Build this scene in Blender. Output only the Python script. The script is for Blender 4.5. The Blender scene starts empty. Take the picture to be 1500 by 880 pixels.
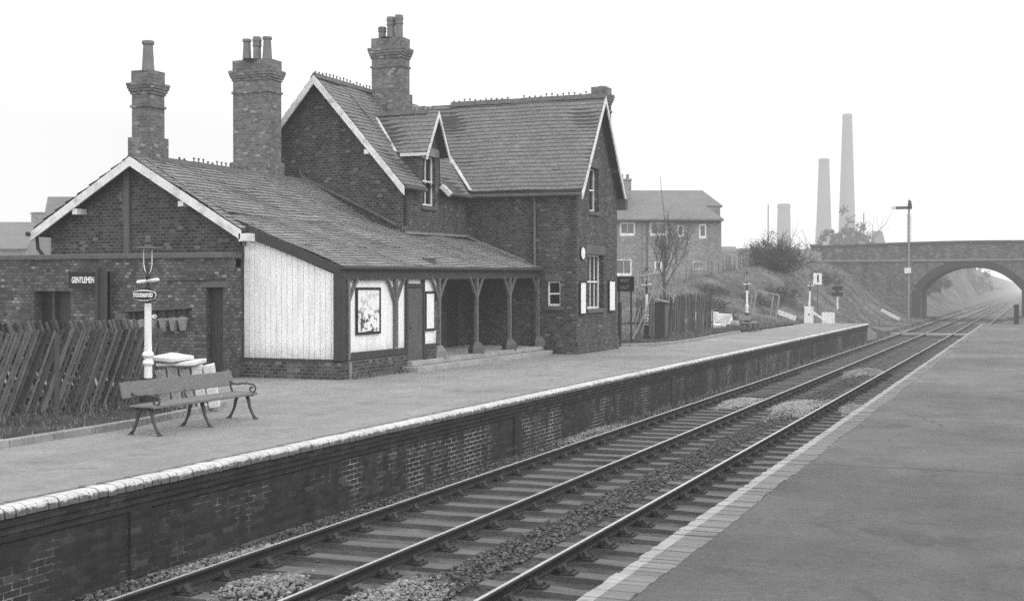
import bpy, math, random
import numpy as np
from mathutils import Vector, Matrix
random.seed(11); np.random.seed(11)
C = bpy.context.scene.collection
V3 = Vector
R = math.radians

# ------------------------------------------------------------------ materials
def nt(name):
    m = bpy.data.materials.new(name); m.use_nodes = True
    t = m.node_tree; t.nodes.clear()
    o = t.nodes.new('ShaderNodeOutputMaterial'); b = t.nodes.new('ShaderNodeBsdfPrincipled')
    t.links.new(b.outputs[0], o.inputs[0])
    return m, t, b
class G:
    """tiny node-graph helper: every value is a socket or a number"""
    def __init__(s, t): s.t = t
    def n(s, k, **kw):
        x = s.t.nodes.new(k)
        for a, v in kw.items(): setattr(x, a, v)
        return x
    def put(s, sock, v):
        if isinstance(v, (int, float)):
            sock.default_value = (v, v, v, 1) if sock.type == 'RGBA' else ((v, v, v) if sock.type == 'VECTOR' else v)
        elif isinstance(v, tuple): sock.default_value = v
        else: s.t.links.new(v, sock)
    def m(s, op, a, b=0.0, c=0.0, clamp=False):
        x = s.n('ShaderNodeMath', operation=op, use_clamp=clamp)
        for i, v in enumerate((a, b, c)): s.put(x.inputs[i], v)
        return x.outputs[0]
    def pos(s): return s.n('ShaderNodeNewGeometry').outputs['Position']
    def uv(s): return s.n('ShaderNodeUVMap').outputs[0]
    def obj(s): return s.n('ShaderNodeTexCoord').outputs['Object']
    def scale(s, v, sc):
        x = s.n('ShaderNodeMapping'); s.put(x.inputs[0], v); x.inputs['Scale'].default_value = sc; return x.outputs[0]
    def noise(s, v, sc, det=3.0, rough=.55):
        x = s.n('ShaderNodeTexNoise'); s.put(x.inputs['Vector'], v); s.put(x.inputs['Scale'], sc)
        s.put(x.inputs['Detail'], det); s.put(x.inputs['Roughness'], rough); return x.outputs[0]
    def ramp(s, v, a, b, lo=0.0, hi=1.0):
        x = s.n('ShaderNodeMapRange', clamp=True); x.interpolation_type = 'SMOOTHSTEP'
        for i, q in enumerate((v, a, b, lo, hi)): s.put(x.inputs[i], q)
        return x.outputs[0]
    def mix(s, f, a, b): return s.m('ADD', s.m('MULTIPLY', a, s.m('SUBTRACT', 1.0, f)), s.m('MULTIPLY', b, f))
    def shade(s):
        return s.n('ShaderNodeAttribute', attribute_name='shade').outputs['Fac']
    def bump(s, h, strength, dist):
        x = s.n('ShaderNodeBump'); s.put(x.inputs['Height'], h); x.inputs['Strength'].default_value = strength
        x.inputs['Distance'].default_value = dist; return x.outputs[0]

def plain(name, val, rough=.8, amp=.25, sc=3.0, fine=60.0, famp=.2, bump=.3, bdist=.004, shade=0.0, stretch=None, metal=0.0):
    """mottled grey: slow stains, fine grain, optional per-face shade"""
    m, t, b = nt(name); g = G(t)
    p = g.pos() if stretch is None else g.scale(g.pos(), stretch)
    n1 = g.noise(p, sc, 4); n2 = g.noise(p, fine, 2)
    f = g.m('ADD', 1.0, g.m('ADD', g.m('MULTIPLY', g.m('SUBTRACT', n1, .5), amp * 2.4), g.m('MULTIPLY', g.m('SUBTRACT', n2, .5), famp * 2.4)))
    if shade: f = g.m('MULTIPLY', f, g.m('ADD', 1.0, g.m('MULTIPLY', g.m('SUBTRACT', g.shade(), .5), shade)))
    c = g.m('MULTIPLY', f, val)
    t.links.new(c, b.inputs['Base Color']); b.inputs['Roughness'].default_value = rough; b.inputs['Metallic'].default_value = metal
    b.inputs['Specular IOR Level'].default_value = .3
    if bump: t.links.new(g.bump(n2, bump, bdist), b.inputs['Normal'])
    return m

def brick(name, c1, c2, mortar, bw=.225, bh=.075, mw=.008, spots=.25, patch=0.0, patchval=.5, dark=.35, pscale=.55, low=None):
    m, t, b = nt(name); g = G(t)
    uv = g.uv(); p = g.pos()
    wob = g.noise(p, 2.0, 2)
    x = g.n('ShaderNodeTexBrick'); x.offset = .5; x.squash = 1.0
    g.put(x.inputs['Vector'], uv)
    g.put(x.inputs['Color1'], 0.0); g.put(x.inputs['Color2'], 1.0); g.put(x.inputs['Mortar'], .5)
    for k, v in (('Scale', 1.0), ('Mortar Size', mw), ('Mortar Smooth', .2), ('Brick Width', bw), ('Row Height', bh), ('Bias', 0.0)): g.put(x.inputs[k], v)
    bw_ = g.n('ShaderNodeRGBToBW'); t.links.new(x.outputs[0], bw_.inputs[0])
    rnd = bw_.outputs[0]
    stain = g.noise(p, .5, 5, .6); grit = g.noise(p, 45, 3); mid = g.noise(p, 6, 3)
    br = g.mix(g.m('POWER', rnd, 1.3), c1, c2)
    f = g.m('ADD', 1 - dark * .9, g.m('MULTIPLY', stain, dark * 1.8))
    f = g.m('MULTIPLY', f, g.m('ADD', .62, g.m('MULTIPLY', mid, .76)))
    f = g.m('MULTIPLY', f, g.m('ADD', .55, g.m('MULTIPLY', grit, .9)))
    strk = g.noise(g.scale(p, (2.4, 2.4, .22)), 1.0, 4, .6)
    f = g.m('MULTIPLY', f, g.m('ADD', .55, g.m('MULTIPLY', strk, .9)))
    br = g.m('MULTIPLY', br, f)
    # odd pale bricks
    pale = g.m('MULTIPLY', g.ramp(rnd, .93, .99), spots)
    br = g.mix(pale, br, c2 * 2.6)
    mo = g.m('MULTIPLY', g.m('MULTIPLY', g.m('ADD', .6, g.m('MULTIPLY', mid, .8)), mortar), g.m('ADD', .45, g.m('MULTIPLY', strk, 1.1)))
    if patch:
        pm = g.ramp(g.m('MULTIPLY', g.noise(g.scale(p, (1, 1, .6)), pscale, 4, .7), g.m('ADD', .5, g.m('ADD', g.m('MULTIPLY', mid, .5), g.m('MULTIPLY', strk, .5)))), .47, .70)
        if low:
            sz = g.n('ShaderNodeSeparateXYZ'); t.links.new(p, sz.inputs[0])
            pm = g.m('MULTIPLY', pm, g.ramp(sz.outputs[2], low[0], low[1]))
        mo = g.mix(g.m('MULTIPLY', pm, patch), mo, patchval)
    c = g.mix(x.outputs['Fac'], br, mo)
    t.links.new(c, b.inputs['Base Color']); b.inputs['Roughness'].default_value = .9
    b.inputs['Specular IOR Level'].default_value = .2
    h = g.m('ADD', g.m('SUBTRACT', 1.0, x.outputs['Fac']), g.m('MULTIPLY', grit, .6))
    t.links.new(g.bump(h, .5, .008), b.inputs['Normal'])
    return m

def tarmac(name, val, stain=.5, patchdark=.35, seams=(), crack=.35, grain=1.3):
    m, t, b = nt(name); g = G(t); p = g.pos()
    n0 = g.noise(p, .22, 4, .6); n1 = g.noise(p, 1.6, 6, .7); n2 = g.noise(p, 42, 3, .7); n4 = g.noise(p, 140, 2, .7); n3 = g.noise(g.scale(p, (2.2, .35, 1)), 1.0, 4)
    f = g.m('ADD', 1.0, g.m('MULTIPLY', g.m('SUBTRACT', n0, .5), stain * 2))
    f = g.m('MULTIPLY', f, g.m('ADD', .66, g.m('MULTIPLY', n1, .68)))
    f = g.m('MULTIPLY', f, g.m('ADD', .8, g.m('MULTIPLY', n3, .4)))
    f = g.m('MULTIPLY', f, g.m('ADD', 1 - grain * .5, g.m('MULTIPLY', n2, grain)))
    f = g.m('MULTIPLY', f, g.m('ADD', 1 - grain * .5, g.m('MULTIPLY', n4, grain)))
    f = g.m('MULTIPLY', f, g.m('SUBTRACT', 1.0, g.m('MULTIPLY', g.ramp(g.noise(p, .6, 6, .7), .56, .66), patchdark)))
    pale = g.ramp(g.noise(g.scale(p, (1.2, .5, 1)), 1.7, 6, .75), .68, .74)
    f = g.m('ADD', f, g.m('MULTIPLY', pale, .7))
    n5 = g.noise(p, 11, 4, .75); f = g.m('MULTIPLY', f, g.m('ADD', .55, g.m('MULTIPLY', n5, .9)))
    wp = g.n('ShaderNodeVectorMath', operation='MULTIPLY_ADD'); nv = g.n('ShaderNodeTexNoise'); g.put(nv.inputs['Vector'], p); g.put(nv.inputs['Scale'], 1.3)
    t.links.new(nv.outputs['Color'], wp.inputs[0]); wp.inputs[1].default_value = (.7, .7, 0); t.links.new(p, wp.inputs[2])
    vr = g.n('ShaderNodeTexVoronoi', feature='DISTANCE_TO_EDGE'); t.links.new(wp.outputs[0], vr.inputs['Vector']); g.put(vr.inputs['Scale'], .38)
    f = g.m('MULTIPLY', f, g.m('SUBTRACT', 1.0, g.m('MULTIPLY', g.m('MULTIPLY', g.ramp(vr.outputs['Distance'], .012, .004), g.ramp(n0, .45, .6)), crack)))
    spk = g.ramp(g.noise(p, 17, 2, .5), .73, .76); f = g.m('ADD', f, g.m('MULTIPLY', spk, .7))
    if seams:
        sp = g.n('ShaderNodeSeparateXYZ'); t.links.new(p, sp.inputs[0]); w = g.m('MULTIPLY', g.noise(p, .8, 3), .35)
        for y in seams:
            d = g.m('ABSOLUTE', g.m('SUBTRACT', g.m('ADD', sp.outputs[1], w), y + .17))
            f = g.m('MULTIPLY', f, g.ramp(d, .0, .09, .72, 1.0))
            f = g.m('MULTIPLY', f, g.ramp(g.m('SUBTRACT', g.m('ADD', sp.outputs[1], w), y + .17), -.02, .02, 1.0, 1.1 if int(y) % 2 else .92))
    c = g.m('MULTIPLY', f, val)
    t.links.new(c, b.inputs['Base Color']); b.inputs['Roughness'].default_value = .85
    b.inputs['Specular IOR Level'].default_value = .25
    t.links.new(g.bump(g.m('ADD', n2, n4), .6, .006), b.inputs['Normal'])
    return m

def slate(name, val, amp=.5):
    m, t, b = nt(name); g = G(t); p = g.pos()
    n0 = g.noise(p, .45, 4, .6); n1 = g.noise(p, 5, 4, .6); n2 = g.noise(p, 50, 2)
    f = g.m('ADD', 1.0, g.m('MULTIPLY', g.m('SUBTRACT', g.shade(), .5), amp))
    f = g.m('MULTIPLY', f, g.m('ADD', .7, g.m('MULTIPLY', n0, .6)))
    f = g.m('MULTIPLY', f, g.m('ADD', .68, g.m('MULTIPLY', n1, .64)))
    f = g.m('MULTIPLY', f, g.m('ADD', .8, g.m('MULTIPLY', n2, .4)))
    t.links.new(g.m('MULTIPLY', f, val), b.inputs['Base Color']); b.inputs['Roughness'].default_value = .62
    b.inputs['Specular IOR Level'].default_value = .35
    t.links.new(g.bump(n1, .3, .01), b.inputs['Normal'])
    return m

def white_paint(name, val, dirt=.4, foot=0.0, stretch=(4, 4, .5)):
    m, t, b = nt(name); g = G(t); p = g.pos()
    st = g.noise(g.scale(p, stretch), 1.6, 5, .65); n2 = g.noise(p, 30, 3)
    f = g.m('SUBTRACT', 1.0, g.m('MULTIPLY', g.ramp(st, .42, .8), dirt))
    f = g.m('MULTIPLY', f, g.m('ADD', .92, g.m('MULTIPLY', n2, .16)))
    sz = g.n('ShaderNodeSeparateXYZ'); t.links.new(p, sz.inputs[0])
    if foot: f = g.m('MULTIPLY', f, g.ramp(g.m('ADD', sz.outputs[2], g.m('MULTIPLY', g.m('SUBTRACT', g.noise(p, 5, 5, .7), .5), .7)), foot, foot + .6, .62, 1.0))
    chip = g.ramp(g.noise(p, 9, 6, .75), .70, .73)
    f = g.m('MULTIPLY', f, g.m('SUBTRACT', 1.0, g.m('MULTIPLY', chip, dirt)))
    t.links.new(g.m('MULTIPLY', f, val), b.inputs['Base Color']); b.inputs['Roughness'].default_value = .6
    t.links.new(g.bump(n2, .15, .002), b.inputs['Normal'])
    return m

def coping_mat(name):
    m, t, b = nt(name); g = G(t); p = g.pos(); s_ = g.n('ShaderNodeSeparateXYZ'); t.links.new(p, s_.inputs[0])
    n = g.noise(g.scale(p, (3, 1.2, 3)), 4, 5, .7); n2 = g.noise(p, 28, 4, .7); nl = g.noise(p, .8, 3)
    k = g.m('ADD', g.m('MULTIPLY', g.m('SUBTRACT', n, .5), .14), g.m('MULTIPLY', g.m('SUBTRACT', n2, .5), .09))
    inner = g.ramp(g.m('ADD', s_.outputs[0], k), -9.29, -9.22)
    face = g.ramp(g.m('ADD', s_.outputs[2], k), -.06, -.03)
    chips = g.ramp(g.m('ADD', n2, g.m('MULTIPLY', nl, .25)), .80, .74)
    w = g.m('MULTIPLY', g.m('MULTIPLY', inner, face), chips)
    paint = g.m('MULTIPLY', g.m('ADD', .26, g.m('MULTIPLY', n, .5)), g.m('ADD', .6, g.m('MULTIPLY', nl, .75)))
    base = g.m('MULTIPLY', g.m('ADD', .3, n2), .13)
    t.links.new(g.mix(w, base, paint), b.inputs['Base Color']); b.inputs['Roughness'].default_value = .75
    t.links.new(g.bump(n2, .4, .006), b.inputs['Normal'])
    return m

def ground_mat(name, val, patch):
    m, t, b = nt(name); g = G(t); p = g.pos()
    n0 = g.noise(p, .35, 5, .65); n1 = g.noise(p, 3, 5, .7); n2 = g.noise(p, 25, 3)
    f = g.m('ADD', .35, g.m('MULTIPLY', g.ramp(n0, .3, .7), .9))
    f = g.m('MULTIPLY', f, g.m('ADD', .45, g.m('MULTIPLY', n1, 1.1)))
    f = g.m('MULTIPLY', f, g.m('ADD', .5, n2))
    f = g.m('ADD', f, g.m('MULTIPLY', g.ramp(g.noise(p, .28, 5, .7), .58, .72), patch))
    t.links.new(g.m('MULTIPLY', f, val), b.inputs['Base Color']); b.inputs['Roughness'].default_value = .95
    b.inputs['Specular IOR Level'].default_value = .1
    t.links.new(g.bump(n1, .7, .08), b.inputs['Normal'])
    return m

def ballast_mat(name, val):
    m, t, b = nt(name); g = G(t); p = g.pos()
    n0 = g.noise(p, .5, 4, .6); v = g.n('ShaderNodeTexVoronoi'); g.put(v.inputs['Vector'], p); g.put(v.inputs['Scale'], 18.0)
    cell = g.n('ShaderNodeRGBToBW'); t.links.new(v.outputs['Color'], cell.inputs[0])
    f = g.m('MULTIPLY', g.m('ADD', .5, n0), g.m('ADD', .4, g.m('MULTIPLY', cell.outputs[0], 1.2)))
    f = g.m('MULTIPLY', f, g.m('SUBTRACT', 1.15, v.outputs['Distance']))
    t.links.new(g.m('MULTIPLY', f, val), b.inputs['Base Color']); b.inputs['Roughness'].default_value = .9
    t.links.new(g.bump(g.m('SUBTRACT', 1.0, v.outputs['Distance']), .9, .05), b.inputs['Normal'])
    return m

def glass(name, val=.02):
    m, t, b = nt(name); g = G(t)
    n = g.noise(g.pos(), 1.2, 2)
    t.links.new(g.m('MULTIPLY', g.m('ADD', .5, n), val), b.inputs['Base Color'])
    b.inputs['Roughness'].default_value = .08; b.inputs['Specular IOR Level'].default_value = .5
    t.links.new(g.bump(n, .05, .01), b.inputs['Normal'])
    return m

def poster_mat(name, kind):
    m, t, b = nt(name); g = G(t); uv = g.uv()
    s = g.n('ShaderNodeSeparateXYZ'); t.links.new(uv, s.inputs[0])
    if kind == 'torn':
        n = g.noise(g.scale(uv, (3.0, 3.6, 1)), 1.2, 6, .72); n2 = g.noise(g.scale(uv, (7, 12, 1)), 2.0, 4, .7)
        k = g.ramp(g.m('ADD', n, g.m('MULTIPLY', g.m('SUBTRACT', n2, .5), .35)), .50, .55)
        low = g.ramp(s.outputs[1], 2.0, 1.15, .0, .85)
        k = g.m('MULTIPLY', k, g.m('ADD', .25, low), clamp=True)
        c = g.mix(k, .82, .05)
    else:
        w = g.n('ShaderNodeTexBrick'); g.put(w.inputs['Vector'], uv)
        for kk, v in (('Scale', 1.0), ('Mortar Size', .006), ('Brick Width', .09), ('Row Height', .022)): g.put(w.inputs[kk], v)
        g.put(w.inputs['Color1'], .2); g.put(w.inputs['Color2'], .8); g.put(w.inputs['Mortar'], .85)
        q = g.n('ShaderNodeRGBToBW'); t.links.new(w.outputs[0], q.inputs[0])
        blk = g.ramp(g.noise(g.scale(uv, (5, 2.2, 1)), 1.3, 2), .5, .56)
        c = g.mix(g.m('MULTIPLY', blk, .55), .84, q.outputs[0])
    t.links.new(c, b.inputs['Base Color']); b.inputs['Roughness'].default_value = .7
    return m

M = {}
M['brick'] = brick('brick_house', .03, .085, .12, bw=.165, bh=.08, mw=.010, dark=.55, spots=.5)
M['brick_gable'] = brick('brick_gable', .03, .082, .115, bw=.165, bh=.08, mw=.010, dark=.55, spots=.5)
M['brick_gents'] = brick('brick_gents', .055, .14, .06, bw=.14, bh=.078, mw=.011, dark=.45, spots=.5)
M['brick_chim'] = brick('brick_chimney', .10, .19, .17, bw=.165, bh=.08, mw=.010, dark=.4, spots=.3)
M['brick_plat'] = brick('brick_platform', .024, .044, .034, mw=.007, dark=.6, spots=.3, patch=.95, patchval=.42, pscale=.55, low=(-.32, -.46))
M['brick_bridge'] = brick('brick_bridge', .08, .17, .13, bw=.3, bh=.1, dark=.6, spots=.3)
M['brick_arch'] = plain('brick_arch', .045, amp=.4, sc=1.0, fine=12, famp=.35)
M['brick_far'] = brick('brick_far', .17, .27, .28, dark=.35, spots=.2)
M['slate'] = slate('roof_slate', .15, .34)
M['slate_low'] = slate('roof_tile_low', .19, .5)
M['slab'] = plain('roof_under', .05, sc=2)
M['ridge'] = plain('ridge_tile', .1, amp=.35, sc=4)
M['iron'] = plain('cast_iron', .028, rough=.55, amp=.3, sc=8, bump=.2)
M['iron_grey'] = plain('painted_iron', .06, rough=.55, amp=.35, sc=9)
M['white'] = white_paint('white_paint', .8, .4)
M['white_clean'] = white_paint('white_boards', .86, .24, foot=.3)
M['white_sign'] = white_paint('white_enamel', .82, .12)
M['barge'] = white_paint('bargeboard_paint', .72, .5, stretch=(2, 2, 2))
M['dark_wood'] = plain('dark_painted_wood', .042, rough=.6, amp=.3, sc=3, fine=40)
M['mid_wood'] = plain('weathered_paint', .09, rough=.65, amp=.35, sc=3, fine=40)
M['post_wood'] = plain('post_paint', .12, rough=.6, amp=.3, sc=5, fine=40)
M['fence_wood'] = plain('fence_wood', .07, amp=.5, sc=6, fine=50, shade=1.5)
M['fence_pale'] = plain('fence_pale', .26, amp=.35, sc=2, fine=20, shade=.7)
M['bench_wood'] = plain('bench_wood', .16, amp=.4, sc=8, fine=50, stretch=(6, 1, 6))
M['sleeper'] = plain('sleeper_wood', .105, rough=.85, amp=.5, sc=2.0, fine=30, famp=.4, stretch=(.6, 5, 1))
M['rail_side'] = plain('rail_rust', .022, rough=.7, amp=.3, sc=3)
M['rail_top'] = plain('rail_running_surface', .6, rough=.4, amp=.12, sc=1.5, metal=.8, bump=0)
M['chair'] = plain('rail_chair', .04, rough=.8, amp=.4, sc=10)
M['stone'] = plain('sandstone', .2, amp=.35, sc=2.5, fine=30)
M['stone_d'] = plain('dark_stone', .1, amp=.4, sc=3, fine=30)
M['step'] = plain('step_stone', .3, amp=.4, sc=2.0, fine=30)
M['kerb'] = plain('kerb_stone', .24, amp=.5, sc=3, fine=25)
M['coping'] = coping_mat('coping_paint')
M['coping_b'] = plain('coping_brick', .03, amp=.4, sc=6)
M['edge'] = plain('edge_brick', .165, amp=.3, sc=1.2, fine=25, shade=.4)
M['edge_pale'] = plain('edge_worn', .3, amp=.35, sc=2.2, fine=25, shade=.25)
M['tar_l'] = tarmac('platform_tarmac', .225, .5, .22, crack=.2, grain=.8)
M['tar_r'] = tarmac('platform_tarmac_dark', .098, .7, .25, seams=(21.3, 15.6, 29.8, 44.0))
M['ground'] = ground_mat('rough_grass', .13, .6)
M['soil'] = ground_mat('soil', .06, .5)
M['ballast'] = ballast_mat('ballast', .062)
M['stones'] = plain('ballast_stone', .115, amp=.3, sc=8, fine=60, shade=1.7, bump=0)
M['pale_slab'] = plain('pale_slab', .62, amp=.2, sc=4, fine=30)
M['grey_slab'] = plain('grey_slab', .36, amp=.45, sc=4, fine=30)
M['black'] = plain('black_paint', .014, rough=.5, amp=.2)
M['glass'] = glass('window_glass')
M['glass_pale'] = glass('window_glass_dull', .1)
M['bark'] = plain('bark', .06, amp=.4, sc=6)
M['leaf'] = plain('scrub_leaf', .075, amp=.4, sc=2, shade=1.1, bump=0)
M['grass'] = plain('dry_grass', .15, amp=.4, sc=1, shade=1.2, bump=0)
M['poster'] = poster_mat('torn_poster', 'torn')
M['notice'] = poster_mat('notice_paper', 'notice')
M['lead_d'] = plain('lead_dull', .2, amp=.35, sc=4)
M['lead'] = plain('lead_flashing', .5, amp=.35, sc=4)
M['pot'] = plain('chimney_pot', .17, amp=.3, sc=4)
M['bucket'] = plain('bucket_paint', .28, rough=.5, amp=.35, sc=6)
M['stack'] = plain('stack_brick', .12, amp=.3, sc=.2, fine=2)
M['render'] = plain('far_wall', .2, amp=.2, sc=.5, fine=6)
M['far_roof'] = slate('far_roof', .14, .3)

# ------------------------------------------------------------------ mesh building
class MB:
    def __init__(s): s.v = []; s.f = []; s.sh = []; s.mi = []
    def face(s, pts, shade=.5, mi=0):
        n = len(s.v); s.v.extend([tuple(p) for p in pts]); s.f.append(list(range(n, n + len(pts)))); s.sh.append(shade); s.mi.append(mi)
    def add(s, pts, faces, shade=.5, mi=0):
        n = len(s.v); s.v.extend([tuple(p) for p in pts])
        for f in faces: s.f.append([i + n for i in f]); s.sh.append(shade); s.mi.append(mi)
    def obox(s, O, U, V, N, u0, u1, v0, v1, n0, n1, shade=.5, mi=0):
        O = V3(O); U = V3(U); V = V3(V); N = V3(N)
        P = [O + U * u + V * v + N * n for n in (n0, n1) for v in (v0, v1) for u in (u0, u1)]
        F = [(0, 2, 3, 1), (4, 5, 7, 6), (0, 1, 5, 4), (2, 6, 7, 3), (0, 4, 6, 2), (1, 3, 7, 5)]
        if U.cross(V).dot(N) * (u1 - u0) * (v1 - v0) * (n1 - n0) < 0: F = [f[::-1] for f in F]
        s.add(P, F, shade, mi)
    def box(s, x0, x1, y0, y1, z0, z1, shade=.5, mi=0):
        s.obox((0, 0, 0), (1, 0, 0), (0, 1, 0), (0, 0, 1), x0, x1, y0, y1, z0, z1, shade, mi)
    def bar(s, a, b, w, h, up=(0, 0, 1), shade=.5):
        a = V3(a); b = V3(b); d = (b - a); L = d.length; d.normalize()
        x = d.cross(V3(up))
        if x.length < 1e-4: x = d.cross(V3((1, 0, 0)))
        x.normalize(); y = x.cross(d)
        s.obox(a, d, x, y, 0, L, -w / 2, w / 2, -h / 2, h / 2, shade)
    def tube(s, a, b, r0, r1=None, n=8, cap=True, shade=.5):
        s.path([a, b], [r0, r0 if r1 is None else r1], n, cap, shade)
    def path(s, pts, rs, n=8, cap=True, shade=.5):
        pts = [V3(p) for p in pts]
        if not hasattr(rs, '__len__'): rs = [rs] * len(pts)
        rings = []; px = None
        for i, p in enumerate(pts):
            d = (pts[min(i + 1, len(pts) - 1)] - pts[max(i - 1, 0)]).normalized()
            ref = px if px is not None else (V3((0, 0, 1)) if abs(d.z) < .9 else V3((1, 0, 0)))
            x = ref - d * ref.dot(d)
            if x.length < 1e-5: x = V3((0, 1, 0)) - d * d.y
            x.normalize(); px = x; y = d.cross(x)
            rings.append([p + (x * math.cos(2 * math.pi * k / n) + y * math.sin(2 * math.pi * k / n)) * rs[i] for k in range(n)])
        P = [q for r in rings for q in r]; F = []
        for i in range(len(pts) - 1):
            for k in range(n):
                F.append((i * n + k, i * n + (k + 1) % n, (i + 1) * n + (k + 1) % n, (i + 1) * n + k))
        if cap: F.append(tuple(range(n))[::-1]); F.append(tuple((len(pts) - 1) * n + k for k in range(n)))
        s.add(P, F, shade)
    def lathe(s, c, prof, n=14, shade=.5):
        P = []; F = []
        for r, z in prof:
            for k in range(n):
                a = 2 * math.pi * k / n; P.append((c[0] + r * math.cos(a), c[1] + r * math.sin(a), c[2] + z))
        for i in range(len(prof) - 1):
            for k in range(n): F.append((i * n + k, i * n + (k + 1) % n, (i + 1) * n + (k + 1) % n, (i + 1) * n + k))
        F.append(tuple(range(n))[::-1]); F.append(tuple((len(prof) - 1) * n + k for k in range(n)))
        s.add(P, F, shade)
    def prism(s, poly, D, shade=.5):
        """closed prism: planar 3D polygon extruded by vector D"""
        D = V3(D); P = [V3(p) for p in poly]; n = len(P)
        nor = V3((0, 0, 0))
        for i in range(n): nor += P[i].cross(P[(i + 1) % n])
        Q = [p + D for p in P]
        F = [tuple(range(n))[::-1], tuple(range(n, 2 * n))] + [(i, (i + 1) % n, n + (i + 1) % n, n + i) for i in range(n)]
        if nor.dot(D) < 0: F = [f[::-1] for f in F]
        s.add(P + Q, F, shade)
    def build(s, name, mat, parent=None, smooth=False, bevel=0.0, origin=None, label=None):
        me = bpy.data.meshes.new(name)
        v = np.array(s.v, dtype=np.float64).reshape(-1, 3)
        off = np.zeros(3)
        if parent is not None:
            q = parent
            while q is not None: off += np.array(q.location); q = q.parent
        elif origin is not None: off = np.array(origin, dtype=float)
        me.from_pydata((v - off).tolist(), [], s.f)
        uvl = me.uv_layers.new(name='UVMap')
        at = me.attributes.new('shade', 'FLOAT', 'FACE'); at.data.foreach_set('value', np.array(s.sh, dtype=np.float32))
        cnt = np.array([len(f) for f in s.f]); start = np.concatenate([[0], np.cumsum(cnt)[:-1]])
        buf = np.zeros((int(cnt.sum()), 2), dtype=np.float32)
        for k in np.unique(cnt):
            fi = np.where(cnt == k)[0]; p = v[np.array([s.f[i] for i in fi])]
            nr = np.cross(p, np.roll(p, -1, axis=1)).sum(1); nr /= np.maximum(np.linalg.norm(nr, axis=1, keepdims=True), 1e-12)
            t = np.stack([-nr[:, 1], nr[:, 0], np.zeros(len(fi))], 1); flat = np.abs(nr[:, 2]) > .93
            t[flat] = (1, 0, 0); t /= np.maximum(np.linalg.norm(t, axis=1, keepdims=True), 1e-12)
            lead = np.where(np.abs(t[:, 0]) > np.abs(t[:, 1]), t[:, 0], t[:, 1]); t *= np.where(lead < 0, -1, 1)[:, None]
            b = np.cross(nr, t); b *= np.where(b[:, 2] < -1e-6, -1, 1)[:, None]; b[flat] = (0, 1, 0)
            uv = np.stack([np.einsum('ijk,ik->ij', p, t), np.einsum('ijk,ik->ij', p, b)], -1)
            ix = (start[fi][:, None] + np.arange(k)[None]).ravel(); buf[ix] = uv.reshape(-1, 2)
        uvl.data.foreach_set('uv', buf.ravel())
        mats = mat if isinstance(mat, (list, tuple)) else [mat]
        for m in mats: me.materials.append(m)
        if len(mats) > 1: me.polygons.foreach_set('material_index', np.array(s.mi, dtype=np.int32))
        if smooth: me.polygons.foreach_set('use_smooth', np.ones(len(me.polygons), dtype=bool))
        me.update()
        o = bpy.data.objects.new(name, me); C.objects.link(o)
        if parent is not None: o.parent = parent
        else: o.location = off
        if bevel:
            b = o.modifiers.new('soften', 'BEVEL'); b.width = bevel; b.segments = 2; b.limit_method = 'ANGLE'; b.angle_limit = R(40)
        if label: o['label'] = label
        return o

def thing(name, label, cat, loc, group=None):
    o = bpy.data.objects.new(name, None); C.objects.link(o); o.location = loc; o.empty_display_size = .3
    return tag(o, label, cat, group)
def tag(o, label, cat, group=None, kind=None):
    o['label'] = label; o['category'] = cat
    if group: o['group'] = group
    if kind: o['kind'] = kind
    return o
def struct(o): o['kind'] = 'structure'; return o
def one(mb, name, mat, label, cat, origin, group=None, **k): return tag(mb.build(name, mat, origin=origin, **k), label, cat, group)
def copy_tree(o, parent=None):
    c = o.copy(); C.objects.link(c); c.parent = parent
    for ch in list(o.children): copy_tree(ch, c)
    return c
def text(name, s, mat, parent, loc, rot, size, width=None, bold=.0, height=None):
    cu = bpy.data.curves.new(name, 'FONT'); cu.body = s; cu.size = size; cu.align_x = 'CENTER'; cu.align_y = 'CENTER'
    cu.extrude = .002; cu.offset = bold; cu.resolution_u = 3
    o = bpy.data.objects.new(name, cu); C.objects.link(o); cu.materials.append(mat)
    bpy.context.view_layer.update()
    if width:
        o.scale = (width / max(o.dimensions.x, 1e-3),) * 2 + (1,)
        if height: o.scale.y = height / max(o.dimensions.y, 1e-3)
    off = V3((0, 0, 0)); q = parent
    while q is not None: off += q.location; q = q.parent
    bpy.context.view_layer.update()
    me = bpy.data.meshes.new_from_object(o.evaluated_get(bpy.context.evaluated_depsgraph_get())); sc_ = o.scale.copy()
    bpy.data.objects.remove(o); o = bpy.data.objects.new(name, me); C.objects.link(o); o.scale = sc_
    o.parent = parent; o.location = V3(loc) - off; o.rotation_euler = rot
    return o
CAMF = (R(90), 0, 0)          # lettering that faces down the line (-Y)
TRKF = (R(90), 0, R(90))      # lettering that faces the tracks (+X)

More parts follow.
